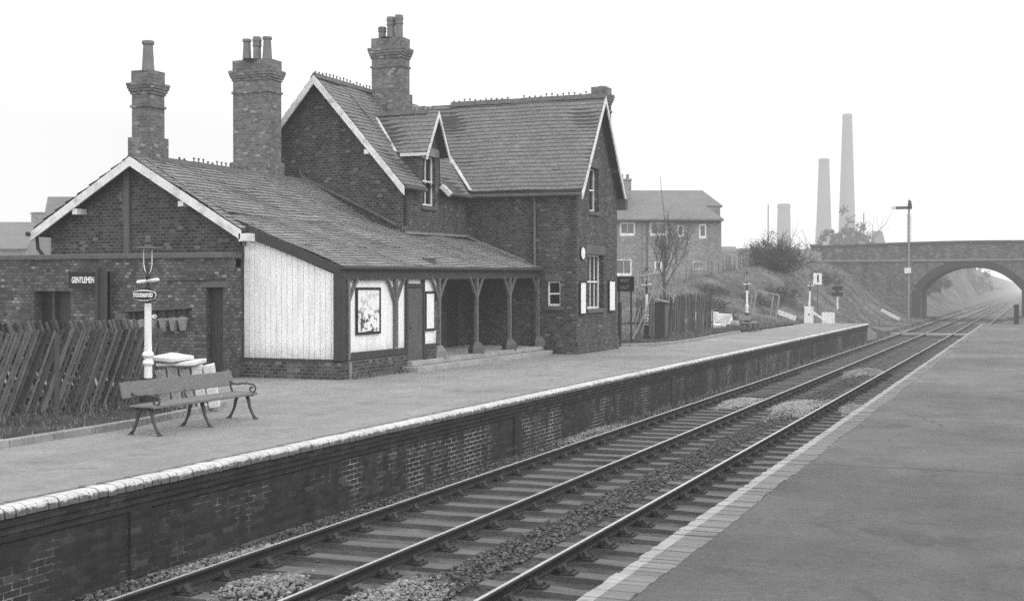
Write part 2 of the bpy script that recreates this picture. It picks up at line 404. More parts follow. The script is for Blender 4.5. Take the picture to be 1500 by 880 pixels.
def clip(poly, a, b, c):       # keep a*u+b*v<=c
    out = []
    for i in range(len(poly)):
        p, q = poly[i], poly[(i + 1) % len(poly)]
        dp = a * p[0] + b * p[1] - c; dq = a * q[0] + b * q[1] - c
        if dp <= 0: out.append(p)
        if dp * dq < 0:
            t = dp / (dp - dq); out.append((p[0] + (q[0] - p[0]) * t, p[1] + (q[1] - p[1]) * t))
    return out
def clip_convex(rect, poly):
    area = sum(poly[i][0] * poly[(i + 1) % len(poly)][1] - poly[(i + 1) % len(poly)][0] * poly[i][1] for i in range(len(poly)))
    if area < 0: poly = poly[::-1]
    for i in range(len(poly)):
        (x0, y0), (x1, y1) = poly[i], poly[(i + 1) % len(poly)]
        a, b = (y1 - y0), -(x1 - x0); c = a * x0 + b * y0
        rect = clip(rect, a, b, c)
        if len(rect) < 3: return []
    return rect
def slates(mb, O, U, V, poly, w=.3, ex=.2, t=.022, jit=.02, seed=1, drop=.0):
    rnd = random.Random(seed); O = V3(O); U = V3(U).normalized(); V = V3(V).normalized(); N = U.cross(V).normalized()
    if N.z < 0: N = -N
    u0 = min(p[0] for p in poly); u1 = max(p[0] for p in poly); v0 = min(p[1] for p in poly); v1 = max(p[1] for p in poly)
    for j in range(int((v1 - v0) / ex) + 1):
        vb = v0 + j * ex; u = u0 - w * (.5 if j % 2 else 1) ; row = rnd.uniform(-.025, .025)
        while u < u1:
            sag = rnd.gauss(0, jit * .25); lift = abs(rnd.gauss(0, t * .25)); low = vb + rnd.gauss(0, jit * .3)
            rect = [(u + .003, low), (u + w - .003, low), (u + w - .003, vb + ex + .01), (u + .003, vb + ex + .01)]
            c = clip_convex(rect, poly)
            sh = min(1, max(0, rnd.gauss(.5, .17) + row))
            if rnd.random() < .012: sh = rnd.choice((1.5, 1.25, .0))
            u += w
            if len(c) < 3: continue
            top = [O + U * p[0] + V * p[1] + N * (.012 + (t + lift) * max(0, 1 - (p[1] - low) / ex)) for p in c]
            top = [q + N * (.014 * math.sin(p[0] * 1.15 + seed) + .01 * math.sin(p[0] * 2.7 + p[1] * 1.9) + .008 * math.sin(p[1] * 3.1 + seed)) for q, p in zip(top, c)]
            if (top[1] - top[0]).cross(top[2] - top[1]).dot(N) < 0: top = top[::-1]; c = c[::-1]
            mb.face(top, sh)
            for i in range(len(c)):
                p, q = c[i], c[(i + 1) % len(c)]
                if abs(p[1] - q[1]) < 1e-4 and p[1] < vb + ex * .5:
                    a, b = top[i], top[(i + 1) % len(c)]
                    mb.face([a, a - N * (t + .014), b - N * (t + .014), b], sh * .5)  # lower edge painted darker: the course shadow is put into the slate tone
def wallface(mb, O, U, V, N, poly, holes=(), depth=.12):
    """planar wall with real window openings and their reveals; N points outward"""
    O = V3(O); U = V3(U); V = V3(V); N = V3(N)
    us = sorted({p[0] for p in poly} | {h[0] for h in holes} | {h[1] for h in holes})
    vs = sorted({p[1] for p in poly} | {h[2] for h in holes} | {h[3] for h in holes})
    us = [min(us), max(us)] if not holes else sorted({min(us), max(us)} | {h[i] for h in holes for i in (0, 1)})
    vs = [min(vs), max(vs)] if not holes else sorted({min(vs), max(vs)} | {h[i] for h in holes for i in (2, 3)})
    P = lambda u, v, n=0: O + U * u + V * v + N * n
    flip = U.cross(V).dot(N) < 0
    def emit(pts): mb.face(pts[::-1] if flip else pts)
    for i in range(len(us) - 1):
        for j in range(len(vs) - 1):
            cu, cv = (us[i] + us[i + 1]) / 2, (vs[j] + vs[j + 1]) / 2
            if any(h[0] < cu < h[1] and h[2] < cv < h[3] for h in holes): continue
            c = clip_convex([(us[i], vs[j]), (us[i + 1], vs[j]), (us[i + 1], vs[j + 1]), (us[i], vs[j + 1])], poly)
            if len(c) >= 3: emit([P(*q) for q in c])
    for a, b, c, d in holes:
        emit([P(a, c), P(b, c), P(b, c, -depth), P(a, c, -depth)])
        emit([P(b, c), P(b, d), P(b, d, -depth), P(b, c, -depth)])
        emit([P(b, d), P(a, d), P(a, d, -depth), P(b, d, -depth)])
        emit([P(a, d), P(a, c), P(a, c, -depth), P(a, d, -depth)])
def window(parent, O, U, V, N, a, b, c, d, depth=.12, bars=(), mid=True, fw=.05, sill=True, lintel=True, fmat=None, pmat=None, lh=.24, lw=.15, name='window'):
    """sash window set back in its opening: frame + panes, stone lintel and sill as sub-parts"""
    fmat = fmat or M['white']; n = -depth
    fr = MB()
    fr.obox(O, U, V, N, a, a + fw, c, d, n - .03, n + .03); fr.obox(O, U, V, N, b - fw, b, c, d, n - .03, n + .03)
    fr.obox(O, U, V, N, a + fw, b - fw, d - fw, d, n - .03, n + .03); fr.obox(O, U, V, N, a + fw, b - fw, c, c + fw * 1.4, n - .03, n + .03)
    if mid: fr.obox(O, U, V, N, a + fw, b - fw, (c + d) / 2 - fw * .5, (c + d) / 2 + fw * .5, n - .028, n + .035)
    for q in bars:
        x = a + (b - a) * q; fr.obox(O, U, V, N, x - .014, x + .014, c + fw, d - fw, n - .025, n + .02)
    w = fr.build(name, fmat, parent)
    pn = MB(); pn.obox(O, U, V, N, a + .01, b - .01, c + .01, d - .01, n - .022, n - .012); pn.build('pane', pmat or M['glass'], w)
    if lintel:
        l = MB(); l.obox(O, U, V, N, a - lw, b + lw, d + .003, d + lh, -.1, .02); l.build('lintel', M['stone_d'], w, bevel=.01)
    if sill:
        l = MB(); l.obox(O, U, V, N, a - .1, b + .1, c - .13, c - .003, -.1, .06); l.build('sill', M['stone_d'], w, bevel=.01)
    return w

X, Y, Z = V3((1, 0, 0)), V3((0, 1, 0)), V3((0, 0, 1))

# ------------------------------------------------------------------ terrain
def lerp(tab, y):
    if y <= tab[0][0]: return tab[0][1]
    for (a, p), (b, q) in zip(tab, tab[1:]):
        if y <= b: return p + (q - p) * (y - a) / (b - a)
    return tab[-1][1]
def sst(t): t = min(1, max(0, t)); return t * t * (3 - 2 * t)
XC = [(44, -27), (82, -24.3), (94, -19.6), (106, -18.6), (131, -20.0), (142, -19), (600, -19)]
ZC = [(44, 0), (50, .6), (60, 1.1), (82, 2.25), (94.5, 3.8), (106, 4.3), (131, 4.7), (142, 4.9), (155, 6.6), (200, 8.2), (300, 9.6), (600, 8)]
XT = [(44, -14.9), (60, -14.6), (78, -13.7), (84, -11.2), (92, -10.7), (131, -10.4), (600, -10.6)]
ZT = [(78, -.05), (90, -.85), (700, -.9)]
def ground_h(x, y):
    if -9.35 < x < -2.62: return -1.1
    if x <= -9.35:
        t = lerp(XT, y); zt = lerp(ZT, y)
        if x > t: return zt if y > 78 else -.06
        if y < 44: return -.06
        xc = lerp(XC, y); zc = lerp(ZC, y)
        down = max(0, zc - 1.6) * sst((xc - 1.2 - x) / 3.5) * (1 - sst((y - 104) / 18))
        return zt + (zc - zt) * sst((t - x) / (t - xc)) + .12 * math.sin(x * 1.7 + y * .6) * sst((t - x) / 2) * math.sin(y * .9 - x * .4) - down
    if y < 80: return -.06
    z0 = -.06 + (-.85) * sst((y - 80) / 6)
    return z0 + sst((x + 2.0) / 9) * (5.2 + .9) * sst((y - 84) / 40)
def build_ground():
    xs = [-1500, -700, -300, -140, -80, -55, -40, -33] + list(np.arange(-30, -9.4, .6)) + [-9.36, -9.34, -2.64, -2.60] + list(np.arange(-2, 12, .8)) + [16, 24, 50, 120, 300, 700, 1500]
    ys = [-200, -60, -20, 0, 20, 40] + list(np.arange(44, 145, 1.0)) + [150, 158, 168, 180, 200, 230, 270, 330, 420, 600, 900, 1800]
    mb = MB(); W = len(xs)
    for y in ys:
        for x in xs: mb.v.append((x, y, ground_h(x, y)))
    for j in range(len(ys) - 1):
        for i in range(W - 1):
            mb.f.append([j * W + i, j * W + i + 1, (j + 1) * W + i + 1, (j + 1) * W + i]); mb.sh.append(.5); mb.mi.append(0)
    return struct(mb.build('ground', M['ground']))
build_ground()
mb = MB(); mb.box(-9.0, -2.9, -8, 320, -1.3, -1.155); mb.box(-6.0, -5.2, -8, 320, -1.1545, -1.07); struct(mb.build('track_bed', M['ballast']))

# ------------------------------------------------------------------ platforms
XL, XR, PEND = -9.09, -2.84, 78.5
def platform_left():
    t = thing('station_platform', 'long platform with white bullnosed edge in front of the station house', 'platform', (-10.5, 30, 0))
    s = MB()
    pts = [(-9.35, -8), (-9.35, PEND), (-12.6, PEND), (-12.9, 60), (-12.6, 50), (-12.6, 44.5), (-14.6, 44), (-40, 44), (-40, -8)]
    s.prism([(x, y, -.05) for x, y in pts], (0, 0, .05)); s.build('surface', M['tar_l'], t)
    r = MB(); r.face([(-9.3, PEND, 0), (-9.3, PEND + 6, -.8), (-12.2, PEND + 6, -.8), (-12.6, PEND, 0)][::-1]); r.face([(-9.3, PEND, 0), (-9.3, PEND, -1.1), (-9.3, PEND + 6, -1.1), (-9.3, PEND + 6, -.8)]); r.build('end_ramp', M['tar_l'], t)
    w = MB()
    w.box(-9.5, -9.17, -8, PEND, -1.3, -.34)
    for y in (11.4, 22.6, 34, 46, 58): w.box(-9.3, -9.14, y, y + .36, -1.3, -.341)          # shallow piers
    w.build('retaining_wall', M['brick_plat'], t)
    c = MB(); c.box(-9.5, -9.145, -8, PEND, -.34, -.262); c.box(-9.5, -9.12, -8, PEND, -.262, -.185); c.box(-9.5, -9.1, -8, PEND, -.185, -.1); c.build('corbel_course', M['brick_plat'], t)
    e = MB(); y = 4.0; rnd = random.Random(3); prof = [(-9.36, .004), (-9.14, .005), (-9.095, -.008), (-9.074, -.035), (-9.07, -.098)]
    while y < PEND:
        L = .148; dz = rnd.gauss(0, .002); dx = rnd.gauss(0, .004); n = len(e.v); g = .004 if rnd.random() < .5 else .011
        P = [(x + dx, yy, z + dz) for yy in (y + g, y + L - g) for x, z in prof]; k = len(prof)
        e.add(P, [(i, i + 1, k + i + 1, k + i) for i in range(k - 1)] + [tuple(range(k))[::-1], tuple(range(k, 2 * k))], rnd.random())
        y += L
    e.build('coping', M['coping'], t)
    d = MB(); d.box(-9.34, -9.11, 4, PEND, -.1, -.018); d.build('coping_bed', M['coping_b'], t)
def platform_right():
    t = thing('station_platform', 'dark tarmac platform edged with crosswise grey bricks, opposite the station house', 'platform', (0, 30, 0))
    s = MB(); s.box(XR + .33, 7, -8, 79.5, -.3, 0)
    s.build('surface', M['tar_r'], t)
    r = MB(); r.face([(XR, 79.5, -.01), (7, 79.5, -.01), (7, 86, -.9), (XR, 86, -.9)]); r.face([(XR, 79.5, -.01), (XR, 86, -.9), (XR, 86, -1.2), (XR, 79.5, -1.2)]); r.build('end_ramp', M['tar_r'], t)
    w = MB(); w.box(XR + .06, XR + .4, -8, 79.5, -1.3, -.31); w.build('retaining_wall', M['brick_plat'], t)
    e = MB(); f = MB(); y = 3.0; rnd = random.Random(8)
    while y < 79.4:
        L = .112; w_ = .335 + rnd.uniform(-.012, .012) + .014 * math.sin(y * 1.3); z = .006 + rnd.gauss(0, .003); sh = min(1, max(0, rnd.gauss(.5, .22)))
        e.box(XR + .105, XR + w_, y + .0045, y + L - .0045, -.1, z, sh)
        f.box(XR + rnd.gauss(0, .006), XR + .105, y + .003, y + L - .003, -.1, z + .001, sh); y += L
    e.build('edge_paving', M['edge'], t); f.build('edge_band', M['edge_pale'], t)
    b = MB(); b.box(XR + .02, XR + .34, 3, 79.5, -.31, -.03); b.build('edge_bed', M['coping_b'], t)
platform_left(); platform_right()

# ------------------------------------------------------------------ track
RAILX = (-8.1, -6.6, -4.88, -3.38)
RLAB = ('shiny rail beside the wall of the white-edged platform', 'shiny rail of the track below the house, on its open side',
        'bright rail nearest the gravel strip on the track below the dark platform', 'rail half hidden under the edge of the dark brick-edged platform')
prof = [(-.021, .146), (.021, .146), (.035, .138), (.038, .128), (.032, .105), (.009, .092), (.009, .042), (.028, .03), (.03, .006), (.024, 0), (-.024, 0), (-.03, .006), (-.028, .03), (-.009, .042), (-.009, .092), (-.032, .105), (-.038, .128), (-.035, .138)]
for x, lab in zip(RAILX, RLAB):
    mb = MB(); n = len(prof); ys = [-6] + list(np.arange(12.2, 300, 18.3)) + [320]; P = []; rnd = random.Random(int(-x * 10))
    for y in ys: 
        dx = rnd.gauss(0, .008); P += [(x + dx + px, y, -.995 + pz) for px, pz in prof]
    for j in range(len(ys) - 1):
        for i in range(n): mb.add([], []) ; mb.f.append([j * n + i, (j + 1) * n + i, (j + 1) * n + (i + 1) % n, j * n + (i + 1) % n]); mb.sh.append(.5); mb.mi.append(1 if i == 0 else 0)
    mb.v = P
    one(mb, 'rail', [M['rail_side'], M['rail_top']], lab, 'rail', (x, 12, -.995), 'running rails')
def sleepers(cx, label, group, y0, seed):
    rnd = random.Random(seed); proto = None; meshes = []
    def make(v):
        t = bpy.data.objects.new('sleeper', None); C.objects.link(t)
        s = MB(); L = 1.295
        pts = []; k = 7
        for i in range(k + 1):
            xx = -L + 2 * L * i / k; dz = rnd.gauss(0, .004)
            for yy, zz in ((-.127, -.13), (.127, -.13), (.127, dz), (-.127, dz)): pts.append((xx, yy + rnd.gauss(0, .004), zz))
        F = [(0, 1, 2, 3), tuple(4 * k + i for i in (3, 2, 1, 0))]
        for i in range(k):
            a = 4 * i
            for q in range(4): F.append((a + q, a + 4 + q, a + 4 + (q + 1) % 4, a + (q + 1) % 4))
        s.add(pts, F); b = s.build('sleeper', M['sleeper']); b.name = 'timber'; b.parent = t
        for sx in (-.75, .75):
            c = MB(); c.box(sx - .19, sx + .19, -.1, .1, 0, .028); c.box(sx - .085, sx + .085, -.07, .07, .028, .046)
            for sg in (-1, 1):
                c.prism([(sx + sg * .036, -.045, .03), (sx + sg * .12, -.045, .03), (sx + sg * .085, -.045, .065), (sx + sg * .058, -.045, .105), (sx + sg * .042, -.045, .105)], (0, .09, 0))
                c.tube((sx + sg * .145, .055, .028), (sx + sg * .145, .055, .055), .02, n=6); c.tube((sx + sg * .145, -.055, .028), (sx + sg * .145, -.055, .055), .02, n=6)
            c.box(sx + .012, sx + .05, -.13, .12, .05, .1)
            o = c.build('rail_chair', M['chair']); o.parent = t
        return t
    protos = [make(i) for i in range(5)]; used = [False] * 5
    n = 0; y = y0
    while y < 118:
        k = rnd.randrange(5)
        if y < 48:
            t = protos[k] if not used[k] else copy_tree(protos[k])
            used[k] = True
        else:
            t = bpy.data.objects.new('sleeper', protos[0].children[0].data if protos[0].children[0].name.startswith('timber') else [c for c in protos[0].children if c.name.startswith('timber')][0].data); C.objects.link(t)
        t.location = (cx + rnd.gauss(0, .03), y, -1.041 + rnd.gauss(0, .006)); t.rotation_euler.z = rnd.gauss(0, .012); t.name = 'sleeper'
        tag(t, label, 'sleeper', group)
        y += .762; n += 1
    return n
sleepers(-7.35, 'dark timber sleeper under the track next to the white-edged platform', 'sleepers of the house-side track', 6.3, 1)
sleepers(-4.13, 'dark timber sleeper under the track next to the brick-edged dark platform', 'sleepers of the far-side track', 7.2, 2)
# ballast stones
def stones():
    rnd = np.random.RandomState(5)
    ph = (1 + 5 ** .5) / 2
    ico = np.array([(-1, ph, 0), (1, ph, 0), (-1, -ph, 0), (1, -ph, 0), (0, -1, ph), (0, 1, ph), (0, -1, -ph), (0, 1, -ph), (ph, 0, -1), (ph, 0, 1), (-ph, 0, -1), (-ph, 0, 1)]) / 1.9
    tri = np.array([(0, 11, 5), (0, 5, 1), (0, 1, 7), (0, 7, 10), (0, 10, 11), (1, 5, 9), (5, 11, 4), (11, 10, 2), (10, 7, 6), (7, 1, 8), (3, 9, 4), (3, 4, 2), (3, 2, 6), (3, 6, 8), (3, 8, 9), (4, 9, 5), (2, 4, 11), (6, 2, 10), (8, 6, 7), (9, 8, 1)])
    n = 88000
    y = 8 + 42 * rnd.rand(n) ** 1.7; x = -9.05 + 6.1 * rnd.rand(n)
    near = lambda cx: (np.abs(x - cx) < 1.32)
    sl = (near(-7.35) & (np.abs((y - 6.3 + .381) % .762 - .381) < .16)) | (near(-4.13) & (np.abs((y - 7.2 + .381) % .762 - .381) < .16))
    six = (x > -6.05) & (x < -5.12)
    keep = (~sl) | (rnd.rand(n) < np.where(six, .75, .05))
    for rx in RAILX: keep &= np.abs(x - rx) > .07
    z = np.where(near(-7.35) | near(-4.13), -1.148, -1.07) + .03 * np.sin(x * 3 + y) * .5 + np.where(sl, .05, 0) + np.where(six, .035, 0)
    sh = rnd.normal(.3, .16, n)
    size = rnd.uniform(.012, .028, n)
    for cx, cy, rx, ry, s, dz in PATCH:
        th = np.arctan2((y - cy) / ry, (x - cx) / rx)
        q = (((x - cx) / rx) ** 2 + ((y - cy) / ry) ** 2) * (1 + .45 * np.sin(3 * th + cy) + .3 * np.sin(5 * th + cx * 3))
        inn = rnd.rand(n) < np.clip(1.25 - q, 0, .92)
        sh = np.where(inn, rnd.normal(s, .25, n), sh); z = np.where(q < 1, z + dz * (1 - q), z)
    idx = np.where(keep)[0]
    # extra stones on the pale heaps
    ex = []
    for cx, cy, rx, ry, s, dz in PATCH:
        m_ = int(900 * rx * ry / .5); a = rnd.rand(m_) * 2 * np.pi; rr = np.sqrt(rnd.rand(m_)) * (1 - .2 * np.sin(3 * a + cy) - .12 * np.sin(5 * a + cx * 3)) * rnd.uniform(.75, 1.1, m_)
        ex.append(np.stack([cx + rx * rr * np.cos(a), cy + ry * rr * np.sin(a), -1.06 + dz * np.clip(1 - rr ** 2, 0, 1) + .01 * rnd.rand(m_), rnd.normal(s, .3, m_), rnd.uniform(.014, .032, m_)], 1))
    ex = np.concatenate(ex)
    ok = np.ones(len(ex), bool)
    for rx in RAILX: ok &= np.abs(ex[:, 0] - rx) > .08
    ex = ex[ok]
    D = np.concatenate([np.stack([x[idx], y[idx], z[idx], sh[idx], size[idx]], 1), ex])
    n = len(D)
    v = ico[None] * (1 + .28 * rnd.randn(n, 12, 1)) * (np.array([1, 1, .7]) * (1 + .3 * rnd.randn(n, 1, 3))) * D[:, 4][:, None, None]
    a = rnd.rand(n) * 6.28; ca, sa = np.cos(a)[:, None], np.sin(a)[:, None]
    v = np.stack([v[..., 0] * ca - v[..., 1] * sa, v[..., 0] * sa + v[..., 1] * ca, v[..., 2]], -1) + D[:, None, :3]
    f = (tri[None] + (np.arange(n) * 12)[:, None, None]).reshape(-1)
    me = bpy.data.meshes.new('ballast'); me.vertices.add(n * 12); me.vertices.foreach_set('co', v.reshape(-1).astype(np.float32))
    me.loops.add(len(f)); me.loops.foreach_set('vertex_index', f.astype(np.int32)); me.polygons.add(n * 20)
    me.polygons.foreach_set('loop_start', np.arange(0, n * 60, 3, dtype=np.int32)); me.update(calc_edges=True)
    at = me.attributes.new('shade', 'FLOAT', 'FACE'); at.data.foreach_set('value', np.repeat(D[:, 3], 20).astype(np.float32))
    me.materials.append(M['stones']); o = bpy.data.objects.new('ballast', me); C.objects.link(o)
    tag(o, 'loose dark stone ballast spread between and beside the rails', 'ballast', kind='stuff')
PATCH = [(-7.45, 11.4, .5, .8, .85, .09), (-5.95, 11.6, .55, .9, .95, .06), (-7.5, 35, .55, 1.8, 1.2, .05), (-5.8, 34, .65, 2.8, 1.25, .08), (-4.3, 34.4, .45, 1.6, 1.0, .03), (-5.85, 49, .75, 2.6, .95, .1), (-8.6, 12.4, .3, 1.2, .8, .05), (-8.7, 26, .3, 2.5, .8, .12)]
stones()
# foot crossing beyond the platform ends
mb = MB(); rnd = random.Random(4)
for i in range(6):
    mb.box(-8.7, -8.2, 87 + i * .26, 87.24 + i * .26, -1.0, -.86, rnd.random()); mb.box(-8.0, -6.7, 87 + i * .26, 87.24 + i * .26, -1.0, -.86, rnd.random())
    mb.box(-6.5, -4.98, 87 + i * .26, 87.24 + i * .26, -1.0, -.86, rnd.random()); mb.box(-4.78, -3.48, 87 + i * .26, 87.24 + i * .26, -1.0, -.86, rnd.random())
one(mb, 'foot_crossing', M['fence_pale'], 'flat timber board crossing laid across both tracks beyond the platform end', 'foot crossing', (-5.7, 87, -1))

# ------------------------------------------------------------------ station building
ST = thing('station_building', 'brick station house with steep slate gables, tall chimneys and a timber veranda', 'station building', (-17, 33, 0))
def part(mb, name, mat, parent=None, **k): return mb.build(name, mat, parent or ST, **k)

# --- low wing: gable end to the camera
LW = dict(x0=-23.1, x1=-17.43, y0=25.75, y1=33.8, rx=-20.35, rz=5.3, s=.575)
lz = lambda x: LW['rz'] - LW['s'] * abs(x - LW['rx'])
mb = MB(); y0, y1 = 25.75, 33.8
wallface(mb, (0, y0, 0), X, Z, -Y, [(-23.1, -.1), (-17.43, -.1), (-17.43, lz(-17.43)), (-20.35, 5.28), (-23.1, lz(-23.1))])
wallface(mb, (-23.1, 0, 0), Y, Z, -X, [(y0, -.1), (y1, -.1), (y1, lz(-23.1)), (y0, lz(-23.1))])
wallface(mb, (-17.43, 0, 0), Y, Z, X, [(y0, -.1), (y1, -.1), (y1, lz(-17.43)), (y0, lz(-17.43))])
part(mb, 'wall', M['brick_gable'])
def plane_dirs(s, sign):   # slope direction going up toward the ridge
    return V3((sign, 0, s)).normalized()
XB = -17.87                                    # where the shallower veranda pitch takes over
def low_roof():
    r = MB(); t = .07
    for sgn, xe in ((-1, -23.36), (1, -17.22)):
        ze = lz(xe)
        a = [(LW['rx'], 25.42, 5.3), (xe, 25.42, ze), (xe, 25.74 if sgn > 0 else 33.8, ze), (LW['rx'], 25.74 if sgn > 0 else 33.8, 5.3)]
        r.prism(a, (0, 0, -t))
    r.prism([(LW['rx'], 25.74, 5.3), (XB, 25.74, lz(XB)), (XB, 33.8, lz(XB)), (LW['rx'], 33.8, 5.3)], (0, 0, -t))
    ro = part(r, 'roof', M['slab'])
    s = MB(); V = plane_dirs(.575, -1); L = lambda x: (LW['rx'] - x) / V.x
    ve = L(-17.22)
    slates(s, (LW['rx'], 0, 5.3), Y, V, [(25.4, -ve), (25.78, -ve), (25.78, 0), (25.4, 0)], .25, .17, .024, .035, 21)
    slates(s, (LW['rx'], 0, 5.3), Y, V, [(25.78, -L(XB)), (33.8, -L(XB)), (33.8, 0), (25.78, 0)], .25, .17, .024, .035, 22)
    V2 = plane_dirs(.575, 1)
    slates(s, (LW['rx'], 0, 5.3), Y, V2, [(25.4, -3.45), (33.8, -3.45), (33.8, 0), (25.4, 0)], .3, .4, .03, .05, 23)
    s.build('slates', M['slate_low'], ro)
low_roof()
EX = -14.68
ez = lambda y: 2.6 + (y - 25.75) * .011
def vz(x, y): return ez(y) + .39 * (EX - x)
def veranda_roof():
    r = MB(); r.prism([(EX, 25.72, ez(25.72)), (EX, 38.48, ez(38.48)), (-17.24, 38.48, vz(-17.24, 38.48)), (-17.24, 33.8, vz(-17.24, 33.8)), (XB, 33.8, vz(XB, 33.8)), (XB, 25.72, vz(XB, 25.72))], (0, 0, -.06))
    ro = part(r, 'roof', M['slab'])
    s = MB(); V = V3((-1, 0, .39)).normalized(); U = V3((0, 1, .011)).normalized(); k = 1 / -V.x
    O = (EX, 25.72, ez(25.72))
    top = (EX - XB) * k; t2 = (EX + 17.24) * k
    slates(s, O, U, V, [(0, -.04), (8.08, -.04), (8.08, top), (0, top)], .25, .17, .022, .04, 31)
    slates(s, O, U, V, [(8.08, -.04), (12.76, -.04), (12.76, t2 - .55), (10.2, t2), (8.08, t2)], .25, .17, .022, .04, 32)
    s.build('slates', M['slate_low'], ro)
    f = MB(); f.bar((-15.2, 38.42, vz(-15.2, 38.4) + .04), (-17.2, 38.42, vz(-17.2, 38.4) + .06), .14, .05); f.bar((-17.18, 33.9, vz(-17.2, 33.9) + .07), (-17.18, 38.4, vz(-17.2, 38.4) + .07), .1, .08)
    f.build('flashing', M['lead_d'], ro)
veranda_roof()
# bargeboards of the low gable, with purlin ends and the return at the eave
def barge(p, q, h, y, t=.05, mat=None, name='bargeboard', parent=None, dirv=(0, 1, 0)):
    m = MB(); m.prism([p, q, (q[0], q[1], q[2] - h), (p[0], p[1], p[2] - h)], V3(dirv) * t); return part(m, name, mat or M['barge'], parent)
ap = (LW['rx'], 25.37, 5.29)
barge(ap, (-23.42, 25.37, lz(-23.42) - .02), .225, 0); barge(ap, (-17.18, 25.37, lz(-17.18) - .02), .225, 0)
mb = MB(); mb.box(-17.22, -16.98, 25.37, 25.8, 3.2, 3.38); part(mb, 'eave_return', M['barge'])
def single(name, mat, *b):
    mb = MB(); mb.box(*b); return part(mb, name, mat)
single('purlin_end', M['barge'], -22.12, -21.97, 25.4, 25.8, 3.93, 4.07); single('purlin_end', M['barge'], -18.95, -18.8, 25.4, 25.8, 4.05, 4.18)
mb = MB(); mb.box(-20.76, -20.6, 25.66, 25.745, 2.9, 4.98); part(mb, 'vent_pipe', M['stone_d'])
mb = MB(); mb.path([(-23.42, 25.6, 3.4), (-23.4, 25.62, 3.1), (-23.1, 25.68, 2.75), (-23.06, 25.69, 2.4)], .045, 8); part(mb, 'downpipe', M['iron'])
mb = MB(); mb.path([(-23.46, 25.3, 3.46), (-23.46, 33.7, 3.46)], .06, 8); part(mb, 'gutter', M['iron'])
# ridge tiles and iron cresting
def ridge(a, b, parent=None, cr=True, skip=(), seed=1):
    a = V3(a); b = V3(b); d = (b - a); L = d.length; d.normalize(); side = d.cross(Z)
    m = MB(); n = int(L / .45); rnd = random.Random(seed)
    for i in range(n):
        p = a + d * (i * L / n); dz = rnd.gauss(0, .006)
        m.prism([p + side * .13 + Z * (-.08 + dz), p + side * .03 + Z * (.07 + dz), p - side * .03 + Z * (.07 + dz), p - side * .13 + Z * (-.08 + dz)], d * (L / n - .012))
    rt = part(m, 'ridge_tiles', M['ridge'], parent)
    if cr:
        c = MB(); n = int(L / .2)
        for i in range(n):
            q = (i + .5) / n
            if any(s0 < q < s1 for s0, s1 in skip) or rnd.random() < .05: continue
            p = a + d * (q * L) + Z * .06; h = rnd.choice((.07, .12)) + rnd.uniform(-.02, .01)
            c.bar(p, p + Z * h, .022, .02, up=d); c.obox(p + Z * (h - .02), d, side, Z, -.028, .028, -.012, .012, -.015, .03)
            c.obox(p, d, side, Z, -.1, .1, -.01, .01, -.02, .025)
        c.obox(a, d, side, Z, 0.02, L - .02, -.008, .008, .05, .075); c.build('cresting', M['iron_grey'], rt)
ridge((LW['rx'], 25.4, 5.32), (LW['rx'], 33.8, 5.32), skip=((.0, .22), (.62, 1)), seed=3)

# --- main house: wing A (gable to camera) and wing B (gable to the tracks)
RZ = 8.45; AX = -20.0; AS = 1.125; BY = 40.6; BS = 1.404
az = lambda x: RZ - AS * abs(x - AX)
bz = lambda y: RZ - BS * abs(y - BY)
WA_X1, WA_X0, WA_Y = -17.24, -22.76, 33.8
WB_X, WB_Y0, WB_Y1 = -13.45, 38.5, 42.75
mb = MB()
wallface(mb, (0, WA_Y, 0), X, Z, -Y, [(WA_X0, -.1), (WA_X1, -.1), (WA_X1, az(WA_X1) - .06), (AX, RZ - .06), (WA_X0, az(WA_X0) - .06)])
DW = (35.15, 36.05, 4.62, 6.14)
wallface(mb, (WA_X1, 0, 0), Y, Z, X, [(WA_Y, -.1), (WB_Y0, -.1), (WB_Y0, 5.28), (WA_Y, 5.28)], [(DW[0], DW[1], DW[2], 5.28), (33.9, 34.55, .25, 2.15), (36.9, 37.75, .25, 2.25)], .14)
wallface(mb, (WA_X0, 0, 0), Y, Z, -X, [(WA_Y, -.1), (WB_Y1, -.1), (WB_Y1, 5.3), (WA_Y, 5.3)])
part(mb, 'wall', M['brick'])
mb = MB()
SW = (-14.44, -14.0, 1.53, 2.32)
wallface(mb, (0, WB_Y0, 0), X, Z, -Y, [(WA_X1, -.1), (WB_X, -.1), (WB_X, 5.3), (WA_X1, 5.3)], [SW], .1)
UW = (39.75, 40.75, 4.62, 6.05); GW = (39.55, 41.25, 1.42, 3.2)
wallface(mb, (WB_X, 0, 0), Y, Z, X, [(WB_Y0, -.1), (WB_Y1, -.1), (WB_Y1, bz(WB_Y1) - .06), (BY, RZ - .1), (WB_Y0, bz(WB_Y0) - .06)], [UW, GW], .2)
wallface(mb, (0, WB_Y1, 0), X, Z, Y, [(WA_X0, -.1), (WB_X, -.1), (WB_X, 5.3), (WA_X0, 5.3)])
part(mb, 'wall', M['brick'])
mb = MB(); mb.box(-14.15, WB_X + .07, WB_Y0 - .07, WB_Y1 + .07, -.1, .42); part(mb, 'plinth', M['brick'], bevel=.02)
window(ST, (WB_X, 0, 0), Y, Z, X, *UW, depth=.2, bars=(.5,), lh=.3, lw=.12)
window(ST, (WB_X, 0, 0), Y, Z, X, *GW, depth=.2, bars=(.25, .5, .75), lh=.3)
window(ST, (0, WB_Y0, 0), X, Z, -Y, *SW, depth=.1, lh=.2, lw=.08)
